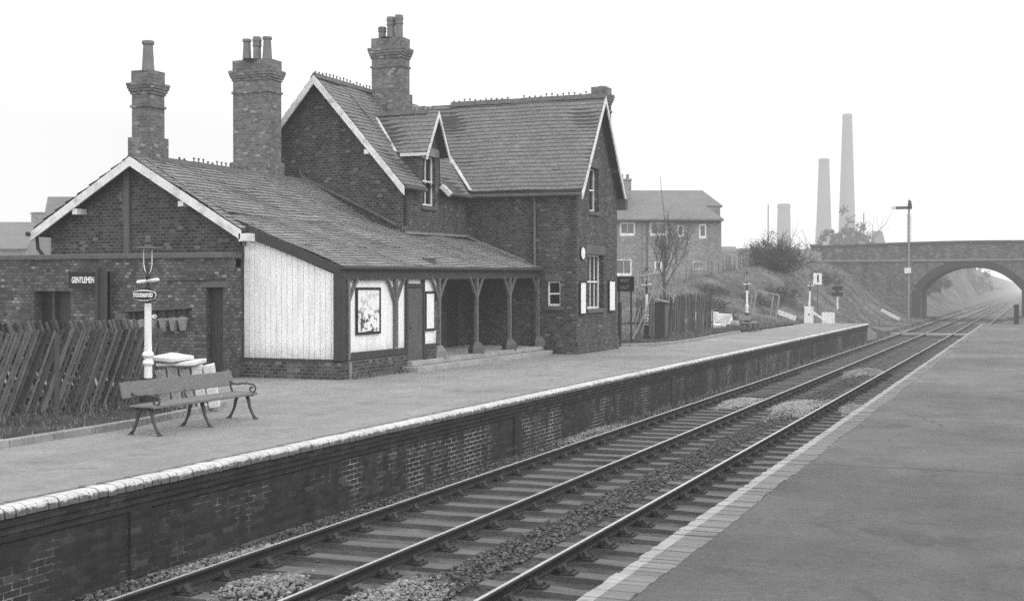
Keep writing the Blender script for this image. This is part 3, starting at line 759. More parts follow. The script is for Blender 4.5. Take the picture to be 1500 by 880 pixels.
def main_roofs():
    r = MB(); t = .08; xe, ye = -17.04, 38.3
    r.prism([(AX, 33.45, RZ), (xe, 33.45, az(xe)), (xe, 34.95, az(xe)), (AX, 34.95, RZ)], (0, 0, -t))
    r.prism([(AX, 34.95, RZ), (-17.9, 34.95, az(-17.9)), (-17.9, 36.38, az(-17.9)), (AX, 36.38, RZ)], (0, 0, -t))
    r.prism([(AX, 36.38, RZ), (xe, 36.38, az(xe)), (xe, 38.29, az(xe)), (AX, BY, RZ)], (0, 0, -t))
    r.prism([(AX, 33.45, RZ), (-22.96, 33.45, az(-22.96)), (-22.96, 43, az(-22.96)), (AX, 43, RZ)], (0, 0, -t))
    ra = part(r, 'roof', M['slab'])
    s = MB(); V = V3((-1, 0, AS)).normalized(); k = 1 / -V.x; O = (AX, 0, RZ); L = (xe - AX) * k
    vm = (-17.95 - AX) * k
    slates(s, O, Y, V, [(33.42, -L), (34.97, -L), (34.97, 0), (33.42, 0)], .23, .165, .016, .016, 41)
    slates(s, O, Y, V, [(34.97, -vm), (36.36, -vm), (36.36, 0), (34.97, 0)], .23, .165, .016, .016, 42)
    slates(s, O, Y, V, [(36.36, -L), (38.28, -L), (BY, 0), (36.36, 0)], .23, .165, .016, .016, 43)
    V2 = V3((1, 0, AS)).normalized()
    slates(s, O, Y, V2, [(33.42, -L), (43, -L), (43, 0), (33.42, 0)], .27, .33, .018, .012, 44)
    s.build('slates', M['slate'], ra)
    r = MB()
    r.prism([(AX, BY, RZ), (xe, ye, bz(ye)), (-13.2, ye, bz(ye)), (-13.2, BY, RZ)], (0, 0, -t))
    r.prism([(AX, BY, RZ), (AX, 42.95, bz(42.95)), (-13.2, 42.95, bz(42.95)), (-13.2, BY, RZ)], (0, 0, -t))
    rb = part(r, 'roof', M['slab'])
    s = MB(); V = V3((0, 1, BS)).normalized(); k = 1 / V.y; L = (BY - ye) * k
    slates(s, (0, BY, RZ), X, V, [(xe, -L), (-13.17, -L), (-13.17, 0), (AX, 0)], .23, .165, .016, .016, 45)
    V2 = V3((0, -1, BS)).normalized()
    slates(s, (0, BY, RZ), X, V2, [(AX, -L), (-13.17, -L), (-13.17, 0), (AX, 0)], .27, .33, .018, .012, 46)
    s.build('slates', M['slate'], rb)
    f = MB(); f.bar((xe + .02, ye - .01, bz(ye) + .06), (-18.3, BY - 1.362, bz(BY - 1.362) + .06), .15, .03); f.build('valley_lead', M['lead'], rb)
    return ra, rb
RA, RB = main_roofs()
ridge((AX, 33.4, RZ + .02), (AX, 37.0, RZ + .02), seed=4)
ridge((-18.8, BY, RZ + .02), (-13.15, BY, RZ + .02), skip=((.4, .47), (.9, .94)), seed=5)
# bargeboards, wing A
ap = (AX, 33.38, RZ + .02)
barge(ap, (-16.98, 33.38, az(-16.98)), .25, 0); barge(ap, (-23.02, 33.38, az(-23.02)), .25, 0)
single('purlin_end', M['barge'], -21.9, -21.74, 33.4, 33.8, 6.2, 6.34); single('purlin_end', M['barge'], -18.3, -18.14, 33.4, 33.8, 6.05, 6.18)
# bargeboards, wing B (overhang toward the tracks, boarded soffit)
for y in (38.24, 42.97):
    m = MB(); m.prism([(-13.15, BY, RZ), (-13.15, y, bz(y) - .02), (-13.15, y, bz(y) - .24), (-13.15, BY, RZ - .22)], (-.045, 0, 0)); part(m, 'bargeboard', M['barge'])
single('purlin_end', M['mid_wood'], -13.45, -13.14, 42.75, 43.0, 4.82, 5.2); single('purlin_end', M['mid_wood'], -13.45, -13.2, 42.15, 42.3, 6.05, 6.25)
# gutters and pipes
mb = MB(); mb.path([(-17.0, 38.24, 5.08), (-13.2, 38.24, 5.06)], .06, 8); part(mb, 'gutter', M['mid_wood'])
mb = MB(); mb.path([(-16.98, 33.5, 5.05), (-16.98, 34.9, 5.05)], .06, 8); part(mb, 'gutter', M['mid_wood']); mb = MB(); mb.path([(-16.98, 36.4, 5.05), (-16.98, 38.2, 5.05)], .06, 8); part(mb, 'gutter', M['mid_wood'])
mb = MB(); mb.path([(-14.85, 38.26, 5.05), (-14.85, 38.42, 4.85), (-14.85, 38.43, .3)], .042, 8)
for z in (1.2, 2.4, 3.6): mb.tube((-14.85, 38.43, z), (-14.85, 38.43, z + .06), .055, n=8)
part(mb, 'downpipe', M['post_wood'])
mb = MB(); mb.path([(-16.98, 33.75, 5.02), (-17.16, 33.9, 4.85), (-17.17, 33.92, 3.95)], .042, 8); part(mb, 'downpipe', M['iron'])
mb = MB(); mb.path([(-17.4, 33.72, 3.95), (-18.2, 33.72, 4.35), (-20.6, 33.72, 5.45), (-20.7, 33.72, 5.7)], .045, 6); part(mb, 'flashing', M['ridge'])
# --- dormer
def dormer():
    y0, y1, yc = 34.97, 36.36, 35.665; zr, zf = 7.5, 6.25; xs = -17.24; xf = -16.93
    dz = lambda y: zr - (zr - zf) / .77 * abs(y - yc)
    w = MB()
    wallface(w, (xs, 0, 0), Y, Z, X, [(y0, 5.28), (y1, 5.28), (y1, dz(y1)), (yc, zr - .05), (y0, dz(y0))], [(DW[0], DW[1], 5.28, DW[3])], .14)
    xm = AX + (RZ - dz(y0)) / AS
    xl = AX + (RZ - 5.28) / AS
    for y, n in ((y0, -1), (y1, 1)):
        p = [(xs, y, 5.28), (xs, y, dz(y)), (xm, y, dz(y)), (xl - .03, y, 5.28)]
        w.face(p if n > 0 else p[::-1])
    dm = part(w, 'dormer', M['brick'])
    r = MB(); xr = AX + (RZ - zr) / AS; 
    for s in (-1, 1):
        ye = yc + s * .8; xe = AX + (RZ - dz(ye)) / AS
        r.prism([(xf, yc, zr), (xf, ye, dz(ye)), (xe, ye, dz(ye)), (xr, yc, zr)], (0, 0, -.05))
    s_ = MB(); V = V3((0, 1, (zr - zf) / .77)).normalized(); k = 1 / V.y
    ye = yc - .8; xe = AX + (RZ - dz(ye)) / AS
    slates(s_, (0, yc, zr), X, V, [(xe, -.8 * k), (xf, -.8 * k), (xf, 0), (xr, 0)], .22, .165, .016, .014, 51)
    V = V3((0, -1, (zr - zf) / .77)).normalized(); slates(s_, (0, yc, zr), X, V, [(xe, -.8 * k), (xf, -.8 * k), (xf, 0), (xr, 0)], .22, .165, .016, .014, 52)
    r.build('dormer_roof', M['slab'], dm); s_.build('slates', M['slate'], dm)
    b = MB()
    for s in (-1, 1):
        ye = yc + s * .84
        b.prism([(xf + .02, yc, zr + .02), (xf + .02, ye, dz(ye)), (xf + .02, ye, dz(ye) - .17), (xf + .02, yc, zr - .17)], (-.04, 0, 0))
    b.bar((xf - .05, yc - .8, dz(yc - .8) - .06), (xe + .15, yc - .8, dz(yc - .8) - .06), .06, .1)
    b.bar((xf + .1, yc + .62, 5.0), (xf - .2, yc + .62, 5.28), .14, .14)
    b.build('bargeboard', M['barge'], dm)
    f = MB(); f.bar((xe - .02, yc - .82, dz(yc - .8) + .05), (xr, yc - .03, zr + .03), .13, .03); f.bar((xe, yc + .82, dz(yc + .8) + .05), (xr, yc + .03, zr + .03), .13, .03); f.build('valley_lead', M['lead'], dm)
    c = MB(); n = 8
    for i in range(int((xf - xr) / .45)):
        p = V3((xr + .05 + i * .45, yc, zr + .02)); c.prism([p + Y * .1 - Z * .06, p + Y * .02 + Z * .08, p - Y * .02 + Z * .08, p - Y * .1 - Z * .06], (.438, 0, 0))
    for i in range(14):
        if random.random() < .8:
            x = xr + .2 + i * .15; c.box(x - .02, x + .02, yc - .015, yc + .015, zr + .08, zr + .18)
    c.build('ridge_tiles', M['ridge'], dm)
    l = MB(); l.box(xs - .1, xs + .05, DW[0] - .1, DW[1] + .2, DW[3] + .003, DW[3] + .26); l.build('lintel', M['stone'], dm, bevel=.01)
dormer()
window(ST, (WA_X1, 0, 0), Y, Z, X, *DW, depth=.14, bars=(.5,), lintel=False)
# lead steps on the valley end by the dormer
# --- chimneys
def chimney(x0, x1, y0, y1, zb, zs, zcap0, zcap1, ztop, band, pots, plinth=None, mat=None):
    m = MB(); m.box(x0, x1, y0, y1, zb, zs)
    if plinth: m.box(x0 - .07, x1 + .07, y0 - .07, y1 + .07, zb, plinth); m.prism([(x0 - .07, y0 - .07, plinth), (x1 + .07, y0 - .07, plinth), (x1 + .07, y1 + .07, plinth), (x0 - .07, y1 + .07, plinth)], (0, 0, .03))
    st = part(m, 'chimney_stack', mat or M['brick_chim'])
    c = MB(); h = zcap1 - zcap0
    c.box(x0 - .035, x1 + .035, y0 - .035, y1 + .035, band - .03, band + .03)
    for i, e in enumerate((.03, .06, .085)): c.box(x0 - e, x1 + e, y0 - e, y1 + e, zcap0 + h * i / 4, zcap0 + h * (i + 1) / 4 - .002)
    c.box(x0 - .1, x1 + .1, y0 - .1, y1 + .1, zcap0 + h * .75, zcap1); c.box(x0 - .01, x1 + .01, y0 - .01, y1 + .01, zcap1, ztop - .07)
    c.prism([(x0 - .01, y0 - .01, ztop - .07), (x1 + .01, y0 - .01, ztop - .07), (x1 + .01, y1 + .01, ztop - .07), (x0 - .01, y1 + .01, ztop - .07)], (0, 0, .03))
    c.lathe(((x0 + x1) / 2, (y0 + y1) / 2, ztop - .04), [((x1 - x0) * .5, 0), (.12, .06)], 4)
    c.build('cap', M['brick_chim'], st)
    for px, r, h, style in pots:
        p = MB(); cy = (y0 + y1) / 2
        if style == 'taper': pr = [(r * 1.05, 0), (r * 1.0, .05), (r * .78, h * .8), (r * .78, h * .88), (r * .98, h * .89), (r * 1.0, h * .97), (r * .9, h), (r * .6, h), (r * .55, h * .9)]
        else: pr = [(r, 0), (r * .95, h * .6), (r * 1.12, h * .62), (r * 1.12, h * .7), (r * .95, h * .72), (r * 1.15, h * .85), (r * 1.15, h * .92), (r * .98, h * .94), (r * .98, h), (r * .7, h), (r * .6, h * .9)]
        p.lathe((px, cy, ztop - .05), pr, 16); p.build('chimney_pot', M['pot'], st, smooth=False)
    return st
chimney(-20.85, -20.29, 26.1, 26.66, 4.6, 7.0, 6.92, 7.2, 7.55, 6.62, [(-20.57, .155, .78, 'taper')], 5.82)
chimney(-21.8, -20.56, 31.85, 32.5, 4.2, 8.3, 8.16, 8.46, 8.8, 7.82, [(-21.53, .135, .68, 'taper'), (-21.18, .12, .72, 'ring'), (-20.83, .145, .7, 'taper')], 5.75)
chimney(-19.93, -18.86, 36.9, 37.5, 6.6, 9.6, 9.52, 9.86, 10.22, 9.25, [(-19.7, .125, .42, 'ring'), (-19.38, .13, .72, 'ring'), (-19.09, .13, .76, 'ring')], 8.35)
chimney(-14.14, -13.62, 42.0, 42.6, 5.0, 8.75, 8.45, 8.78, 9.05, 8.2, [], None, M['brick'])
# stepped lead flashing where chimneys meet slates
mb = MB()
for i in range(7): mb.box(-20.6 + i * .05, -20.44 + i * .05 + .02, 31.76, 31.79, lz(-20.5) - .05 - i * .05, lz(-20.5) + .12 - i * .05)
part(mb, 'flashing', M['lead'])
mb = MB()
for i in range(6): mb.box(-19.5 + i * .13, -19.34 + i * .13, 36.81, 36.828, az(-19.42 + i * .13), az(-19.42 + i * .13) + .22)
part(mb, 'flashing', M['ridge'])
# --- gentlemen's block: low flat-topped outbuilding in front of the gable
GX1, GY = -17.38, 25.2
mb = MB()
GD = (-23.15, -22.0, -.1, 2.02); SD = (-18.02, -17.53, -.1, 2.12)
wallface(mb, (0, GY, 0), X, Z, -Y, [(-30, -.1), (GX1, -.1), (GX1, 2.8), (-30, 2.8)], [GD, SD], .3)
wallface(mb, (GX1, 0, 0), Y, Z, X, [(GY, -.1), (25.745, -.1), (25.745, 2.8), (GY, 2.8)])
mb.box(-30, GX1, GY + .3, 25.7, 2.6, 2.79)
part(mb, 'outbuilding_wall', M['brick_gents'])
mb = MB(); mb.box(-30, GX1 + .04, GY - .06, 25.7, 2.8, 2.93); part(mb, 'coping', M['stone_d'], bevel=.02)
mb = MB(); mb.box(-22.6, -22.0, GY + .24, GY + .28, 0, 1.98); mb.box(-22.66, -22.58, GY + .1, GY + .26, 0, 2.0); part(mb, 'screen_door', M['dark_wood'])
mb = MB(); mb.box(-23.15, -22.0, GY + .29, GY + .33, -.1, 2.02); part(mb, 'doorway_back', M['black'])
mb = MB(); mb.box(-18.0, -17.55, GY + .2, GY + .25, 0, 2.08)
for i in range(5): mb.box(-18.0 + i * .09, -18.0 + i * .09 + .08, GY + .19, GY + .2, .05, 2.05)
d = part(mb, 'door', M['dark_wood'])
mb = MB(); mb.tube((-17.62, GY + .19, 1.0), (-17.62, GY + .13, 1.0), .025, n=8); mb.build('handle', M['iron'], d)
mb = MB(); mb.box(-18.12, -17.43, GY - .015, GY + .1, 2.12, 2.3); part(mb, 'lintel', M['stone_d'])
mb = MB(); mb.path([(-19.1, GY - .03, 2.27), (-17.45, GY - .03, 2.3)], .014, 6); part(mb, 'conduit', M['iron'])
# --- veranda: boarded end, panelled front, posts, floor and steps
VX = -14.75; VY0, VY1 = 25.75, 38.48
PO = [25.98 + 2.49 * i for i in range(6)]
mb = MB()   # white boards of the end panel, each board with a shadow gap
x = -17.36; i = 0; rnd = random.Random(9)
while x < -14.88:
    x2 = min(x + .148, -14.88); zt = lambda q: vz(q, 25.75) - .27
    mb.prism([(x + .0045, 25.80 + rnd.uniform(0, .006), .46), (x2 - .0045, 25.80, .46), (x2 - .0045, 25.80, zt(x2)), (x + .0045, 25.80, zt(x))], (0, .03, 0)); x += .148
bp = part(mb, 'boarded_panel', M['white_clean'])
mb = MB(); mb.prism([(-17.4, 25.835, .46), (-14.88, 25.835, .46), (-14.88, 25.835, zt(-14.88)), (-17.4, 25.835, zt(-17.4))], (0, .02, 0)); mb.build('backing', M['mid_wood'], bp)
mb = MB()
mb.prism([(-17.52, 25.69, vz(-17.52, 25.75) - .02), (EX, 25.69, ez(25.75) - .02), (EX, 25.69, ez(25.75) - .2), (-14.6, 25.69, ez(25.75) - .24), (-17.52, 25.69, vz(-17.52, 25.75) - .3)], (0, .1, 0))
mb.box(-14.88, -14.64, 25.70, 25.86, .43, 2.5); mb.box(-17.43, -17.36, 25.74, 25.86, .4, 3.2); mb.box(-17.43, -14.9, 25.72, 25.86, .38, .46)
part(mb, 'panel_frame', M['dark_wood'], bevel=.008)
mb = MB(); mb.prism([(-17.85, 25.74, vz(-17.85, 25.75) - .02), (-17.3, 25.74, vz(-17.3, 25.75) - .02), (-17.3, 25.74, 3.1), (-17.4, 25.74, 3.1)], (0, .06, 0)); part(mb, 'verge_cheek', M['slate_low'])
mb = MB(); mb.box(-17.43, -14.66, 25.68, 25.95, -.1, .385); mb.box(VX - .2, VX + .1, 25.951, 29.05, -.1, .42); mb.box(VX - .2, VX + .08, 30.12, 31.0, .1, .52)
part(mb, 'plinth', M['brick'])
mb = MB(); mb.box(VX - .06, VX - .02, 26.0, 29.1, .6, 2.6); mb.box(VX - .06, VX - .02, 30.08, 30.98, .6, 2.6); mb.box(VX - .055, VX - .025, 29.15, 30.02, 2.2, 2.6)
part(mb, 'front_panel', M['white_clean'])
mb = MB()
mb.box(VX - .07, VX + .05, 25.95, 29.1, .425, .6); mb.box(VX - .07, VX + .05, 30.1, 31.0, .525, .64)
mb.box(VX - .07, VX + .06, 29.06, 29.15, .2, 2.5); mb.box(VX - .07, VX + .06, 30.02, 30.11, .2, 2.5); mb.box(VX - .07, VX + .05, 29.15, 30.02, 2.12, 2.22)
part(mb, 'front_frame', M['dark_wood'], bevel=.006)
mb = MB(); mb.prism([(VX + .07, 25.8, ez(25.75) - .32), (VX + .07, 38.47, ez(38.47) - .32), (VX + .07, 38.47, ez(38.47) - .04), (VX + .07, 25.8, ez(25.75) - .04)], (-.18, 0, 0))
part(mb, 'veranda_beam', M['dark_wood'])
mb = MB(); mb.path([(EX + .06, 25.66, ez(25.66) - .03), (EX + .06, 38.4, ez(38.4) - .05)], .055, 8); part(mb, 'gutter', M['dark_wood'])
mb = MB(); mb.box(VX - .03, VX + .02, 29.15, 30.02, .24, 2.12)
for i in range(6): mb.box(VX + .02, VX + .026, 29.17 + i * .142, 29.17 + i * .142 + .134, .28, 2.1)
d = part(mb, 'door', M['mid_wood'])
mb = MB(); mb.lathe((VX + .03, 29.3, 1.08), [(.02, -.02), (.035, 0), (.03, .03)], 10); mb.build('handle', M['iron'], d)
for i, y in enumerate(PO):
    p = MB(); w = .05; zb = .62 if i == 1 else (.25 if i else .43); zt = ez(y) - .3
    yy = y if i not in (0, 5) else (y + .06 if i == 0 else y - .1)
    p.box(VX - w + .045, VX + w + .045, yy - w, yy + w, zb + (.3 if i >= 2 else 0), zt)
    for s in ((-1, 1) if 0 < i < 5 else ((1,) if i == 0 else (-1,))):
        a = V3((VX + .045, yy + s * .04, zt - .56)); b = V3((VX + .045, yy + s * .47, zt + .02))
        k = [a + (b - a) * q + Y * s * (-.02) * math.sin(q * math.pi) for q in (0, .25, .5, .75, 1)]
        for q in range(4): p.bar(k[q], k[q + 1], .062, .07, up=(1, 0, 0))
    o = part(p, 'veranda_post', M['post_wood'], bevel=.006)
    if i >= 2:
        q = MB(); q.lathe((VX + .045, yy, .25), [(.25, 0), (.25, .16), (.14, .3), (.08, .33)], 4 if i < 9 else 8); q.build('post_foot', M['stone_d'] if i > 2 else M['stone'], o)
mb = MB(); mb.box(VX + .06, VX + .12, 26.0, 26.06, .45, 2.2); part(mb, 'downpipe', M['stone'])
mb = MB(); mb.path([(VX + .12, 26.03, .4), (VX + .12, 26.03, 0)], .05, 8); part(mb, 'downpipe', M['stone'])
mb = MB(); mb.box(-17.4, -14.55, 29.0, 38.44, -.1, .25); part(mb, 'veranda_floor', M['step'])
mb = MB(); mb.box(-15, -14.22, 28.75, 38.4, -.1, .125)
for k in range(5): mb.box(-14.56, -14.52, 29 + k * 1.88, 30.87 + k * 1.88, .13, .256)
part(mb, 'step', M['step'], bevel=.015)
mb = MB(); mb.box(-17.2, -14.8, 30.9, 31.0, .25, 2.9); part(mb, 'veranda_partition', M['mid_wood'])
for y0_, y1_, zt_ in ((33.9, 34.55, 2.15), (36.9, 37.75, 2.25)):
    mb = MB(); mb.box(-17.38, -17.33, y0_, y1_, .25, zt_); mb.box(-17.33, -17.32, y0_ + .1, y1_ - .1, .4, 1.1); mb.box(-17.33, -17.32, y0_ + .1, y1_ - .1, 1.25, zt_ - .15)
    d = part(mb, 'door', M['dark_wood']); h = MB(); h.lathe((-17.3, y0_ + .08, 1.2), [(.02, 0), (.04, .03), (.02, .06)], 8); h.build('handle', M['white'], d)

# ------------------------------------------------------------------ boards and signs on the building
def board(name, label, cat, O, U, V, N, a, b, c, d, paper, frame=.05, group=None, depth=.05, fm=None):
    t = thing(name, label, cat, tuple(V3(O) + V3(U) * (a + b) / 2 + V3(V) * c), group)
    f = MB(); f.obox(O, U, V, N, a, b, c, d, 0, depth * .6)
    for q in ((a, a + frame, c, d), (b - frame, b, c, d), (a + frame, b - frame, c, c + frame), (a + frame, b - frame, d - frame, d)): f.obox(O, U, V, N, *q, depth * .6 + .001, depth)
    f.build('frame', fm or M['black'], t)
    p = MB(); p.obox(O, U, V, N, a + frame * .9, b - frame * .9, c + frame * .9, d - frame * .9, depth * .62, depth * .7); p.build('sheet', paper, t)
    return t
board('poster_board', 'black framed board with a torn blotchy poster beside the veranda corner', 'poster', (VX - .02, 0, 0), Y, Z, X, 26.52, 27.72, 1.0, 2.12, M['poster'], .06)
board('notice_board', 'narrow framed timetable notice beside the veranda door', 'notice board', (VX - .02, 0, 0), Y, Z, X, 30.2, 30.8, .98, 2.02, M['notice'], .06)
board('notice_board', 'tall white notice on the brick gable, between house corner and big window', 'notice board', (WB_X + .02, 0, 0), Y, Z, X, 38.68, 39.3, 1.25, 2.32, M['white_sign'], .045, 'tall white notices flanking the gable window')
board('notice_board', 'tall white notice on the brick gable, beyond the big window', 'notice board', (WB_X + .02, 0, 0), Y, Z, X, 41.68, 42.4, 1.3, 2.38, M['white_sign'], .045, 'tall white notices flanking the gable window')
mb = MB(); mb.path([(WB_X, 38.98, 3.22), (WB_X + .05, 38.98, 3.22)], [.215, .215], 28); mb2 = MB(); mb2.path([(WB_X + .051, 38.98, 3.22), (WB_X + .06, 38.98, 3.22)], [.19, .19], 28)
t = thing('round_sign', 'round white disc fixed to the brick gable above the first notice', 'round sign', (WB_X, 38.98, 2.96)); mb.build('rim', M['black'], t); mb2.build('face', M['white_sign'], t)
t = thing('gentlemen_sign', 'black board lettered GENTLEMEN on the outbuilding wall', 'sign', (-21.3, GY, 2.05))
mb = MB(); mb.box(-21.8, -20.94, GY - .3, GY - .26, 2.1, 2.46); mb.box(-21.82, -20.92, GY - .31, GY - .22, 2.46, 2.49); mb.build('board', M['black'], t)
text('lettering', 'GENTLEMEN', M['white_sign'], t, (-21.36, GY - .303, 2.29), CAMF, .2, .68, .006, .15)
mb = MB(); mb.box(-20.94, -20.6, GY - .32, GY - .24, 0, 2.5); mb.box(-20.94, -20.86, GY - .36, GY - .2, 0, 2.56); mb.box(-20.68, -20.6, GY - .36, GY - .2, 0, 2.5)
one(mb, 'timber_screen', M['dark_wood'], 'tall dark timber screen post carrying the GENTLEMEN board', 'screen', (-20.77, GY - .28, 0))

# fire buckets on a rack
t = thing('bucket_rack', 'long shelf on the outbuilding wall with fire buckets hung beneath', 'rack', (-19.4, GY, 1.5))
mb = MB(); mb.obox((-20.45, GY, 1.52), V3((1, 0, .05)).normalized(), Y, Z, 0, 2.05, -.15, -.003, 0, .035); mb.build('shelf', M['mid_wood'], t)
for k in range(6):
    mb = MB(); mb.box(-20.0 + k * .29, -19.97 + k * .29, GY - .12, GY - .002, 1.25, 1.53 + k * .012); mb.build('bracket', M['dark_wood'], t)
mb = MB(); mb.box(-20.42, -20.15, GY - .24, GY - .01, 1.13, 1.5); mb.box(-20.44, -20.13, GY - .26, GY - .24, 1.11, 1.49)
one(mb, 'wall_box', M['mid_wood'], 'square grey wooden box under the shelf end beside the fire buckets', 'box', (-20.3, GY, 1.11), bevel=.01)
BL = ['fire bucket hung first from the box end of the rack', 'fire bucket hung second from the box end of the rack, by the lamp post', 'fire bucket under the pale ball, third along the rack', 'fire bucket fourth along the rack, hung at a slant', 'fire bucket hung fifth along the rack, next but one to the door', 'fire bucket at the door end of the rack']
def bucket(x, z, tilt, label):
    t = thing('fire_bucket', label, 'bucket', (x, GY - .2, z), 'fire buckets on the wall rack')
    m = MB(); m.lathe((x, GY - .2, z), [(.07, 0), (.125, .27), (.132, .275), (.132, .285), (.12, .285), (.066, .02)], 16); m.build('body', M['bucket'], t)
    h = MB(); h.path([(x - .125, GY - .2, z + .27), (x - .09, GY - .2, z + .38), (x, GY - .19, z + .43), (x + .09, GY - .2, z + .38), (x + .125, GY - .2, z + .27)], .008, 6); h.build('handle', M['iron'], t)
    t.rotation_euler = (R(10), R(tilt), 0)
for k, (x, tl) in enumerate(((-20.0, 0), (-19.66, -6), (-19.36, 3), (-19.06, 8), (-18.78, 9), (-18.52, 6))): bucket(x, 1.05 + k * .014, tl, BL[k])
mb = MB(); mb.lathe((-19.33, GY - .2, 1.42), [(.02, -.06), (.06, -.03), (.065, .02), (.03, .06)], 12)
one(mb, 'pale_ball', M['white'], 'small pale ball on the rack above the third fire bucket', 'ball', (-19.33, GY - .2, 1.36), smooth=True)

# ------------------------------------------------------------------ flower bed, kerbs and rustic fence
kl = [(-12.62, 4), (-12.62, 9), (-12.6, 13.2), (-12.68, 15.8), (-12.95, 17.4), (-13.15, 18.6), (-13.35, 19.2), (-13.8, 19.5), (-14.4, 19.55)]
def kerb(pts, z, label, h=.1, w=.13, seed=1):
    m = MB(); rnd = random.Random(seed)
    for a, b in zip(pts, pts[1:]):
        a = V3((*a, 0)); b = V3((*b, 0)); d = b - a; L = d.length; n = max(1, round(L / .9)); d.normalize()
        for i in range(n):
            m.bar(a + d * (i * L / n + .006) + Z * (z + h / 2 - .03), a + d * ((i + 1) * L / n - .006) + Z * (z + h / 2 - .03 + rnd.gauss(0, .005)), w, h + .06, shade=rnd.random())
    o = struct(m.build('kerb', M['kerb'], bevel=.012)); return o
kerb(kl, 0, '')
mb = MB(); mb.prism([(x - .05, y, .0) for x, y in kl] + [(-16, 21.5, 0), (-24, 21.5, 0), (-24, 4, 0)], (0, 0, .06)); struct(mb.build('flower_bed', M['soil']))  # bed by the kerb; soil far behind the fence added to darken slat gaps
def rustic_fence():
    t = thing('lattice_fence', 'dark rustic fence of crossed slanting slats behind the flower bed', 'fence', (-14.7, 16, 0))
    A, B = V3((-15.9, 12.6, .02)), V3((-14.35, 18.75, .02)); D = (B - A); L = D.length; D.normalize(); N = V3((D.y, -D.x, 0))
    rnd = random.Random(2); H = 1.42
    for lean, off, name in ((.52, .03, 'front_slats'), (-.45, -.03, 'rear_slats')):
        m = MB(); u = -.6
        while u < L + .1:
            h = H + rnd.uniform(-.025, .02) + (.12 if lean < 0 else -.03); w = rnd.uniform(.038, .055); l2 = lean + rnd.gauss(0, .012)
            u0 = u + rnd.gauss(0, .01); z0 = rnd.uniform(0, .12)
            u1 = u0 + l2 * h / 1.3
            if u1 > L + .05 or u0 > L + .05 or u0 < -.7:
                u += .1; continue
            a = A + D * u0 + N * off + Z * z0; b = A + D * u1 + N * (off + rnd.gauss(0, .012)) + Z * h
            m.bar(a, b, w, .022, up=N, shade=rnd.random()); u += .074 if lean > 0 else .085
        m.build(name, M['fence_wood'], t)
    for z in (.35, 1.2):
        m = MB(); m.bar(A + Z * z, B + Z * z, .05, .07); m.build('rail', M['fence_wood'], t)
    for k in range(4):
        m = MB(); p = A + D * (L * (k + .02) / 3.05); m.bar(p, p + Z * 1.35, .1, .1, up=D); m.build('post', M['fence_wood'], t)
    return t
rustic_fence()
# ------------------------------------------------------------------ lamp posts
def lamp(loc, label, lean=0.0, sign=True, rot=0):
    t = thing('lamp_post', label, 'lamp post', (0, 0, 0), 'gas lamp posts on the platform')
    m = MB(); m.lathe((0, 0, 0), [(.15, 0), (.15, .12), (.12, .16), (.11, .5), (.1, .56)], 10); m.build('base', M['iron'], t)
    m = MB(); m.lathe((0, 0, .56), [(.07, 0), (.066, .2), (.085, .22), (.095, .25), (.085, .28), (.066, .3), (.066, .34), (.095, .36), (.1, .39), (.085, .42), (.066, .44), (.06, .6), (.056, 1.22), (.05, 1.25)], 12); m.build('column', M['white'], t)
    m = MB(); m.lathe((0, 0, 1.8), [(.05, 0), (.045, .25), (.06, .27), (.03, .3), (.03, .42), (.055, .45), (.03, .5), (.02, .6)], 10); m.build('stem', M['iron'], t)
    m = MB(); m.tube((-.2, 0, 2.16), (.2, 0, 2.2), .032, n=8); m.lathe((-.2, 0, 2.16), [(.01, -.03), (.035, 0), (.01, .03)], 8); m.lathe((.2, 0, 2.2), [(.01, -.03), (.035, 0), (.01, .03)], 8); m.build('ladder_bar', M['white'], t)
    m = MB()
    for s in (-1, 1): m.path([(s * .02, 0, 2.3), (s * .06, 0, 2.36), (s * .085, 0, 2.46), (s * .085, 0, 2.72)], .009, 6)
    m.build('lantern_frame', M['white'], t)
    m = MB(); m.lathe((0, 0, 2.72), [(.25, 0), (.245, .012), (.07, .03), (.055, .09), (.085, .1), (.085, .115), (.05, .12), (.045, .2), (.02, .22)], 16); m.build('shade', M['stone_d'], t)
    if sign:
        s_ = thing('station_nameboard', 'small lozenge nameboard lettered STOCKINGFORD on the lamp post by the stacked slabs', 'nameboard', (0, -.1, 1.9))
        def loz(L, h, y, mat, name, bulge):
            m = MB(); pts = []; r = h / 2
            for k in range(9): a = -math.pi / 2 + math.pi * k / 8; pts.append((L / 2 + r * math.cos(a), y, 1.94 + r * math.sin(a)))
            for k in range(7): a = k / 6; pts.append((L * .3 - L * .6 * a, y, 1.94 + r + bulge * (.5 if k in (0, 6) else 1)))
            for k in range(9): a = math.pi / 2 + math.pi * k / 8; pts.append((-L / 2 + r * math.cos(a), y, 1.94 + r * math.sin(a)))
            for k in range(7): a = k / 6; pts.append((-L * .3 + L * .6 * a, y, 1.94 - r - bulge * (.5 if k in (0, 6) else 1)))
            m.prism(pts, (0, .012, 0)); return m.build(name, mat, s_)
        loz(.36, .16, -.10, M['iron'], 'plate', .03); loz(.36, .14, -.113, M['white_sign'], 'border', .022); loz(.36, .118, -.126, M['black'], 'field', .012)
        text('lettering', 'STOCKINGFORD', M['white_sign'], s_, (0, -.128, 1.94), CAMF, .09, .40, .004, .072)
        s_.location = V3(loc) + V3((0, -.1, 1.9)); s_.rotation_euler.z = rot; 
    t.location = loc; t.rotation_euler = (0, lean, 0)
    return t
L1 = lamp((-13.74, 17.6, .04), 'white and black lamp post carrying the nameboard, beside stacked slabs and bench', 0, True)
L2 = lamp((-14.6, 50.4, .05), 'white lamp post with dark top by the narrow cupboard past the gable', 0, False)
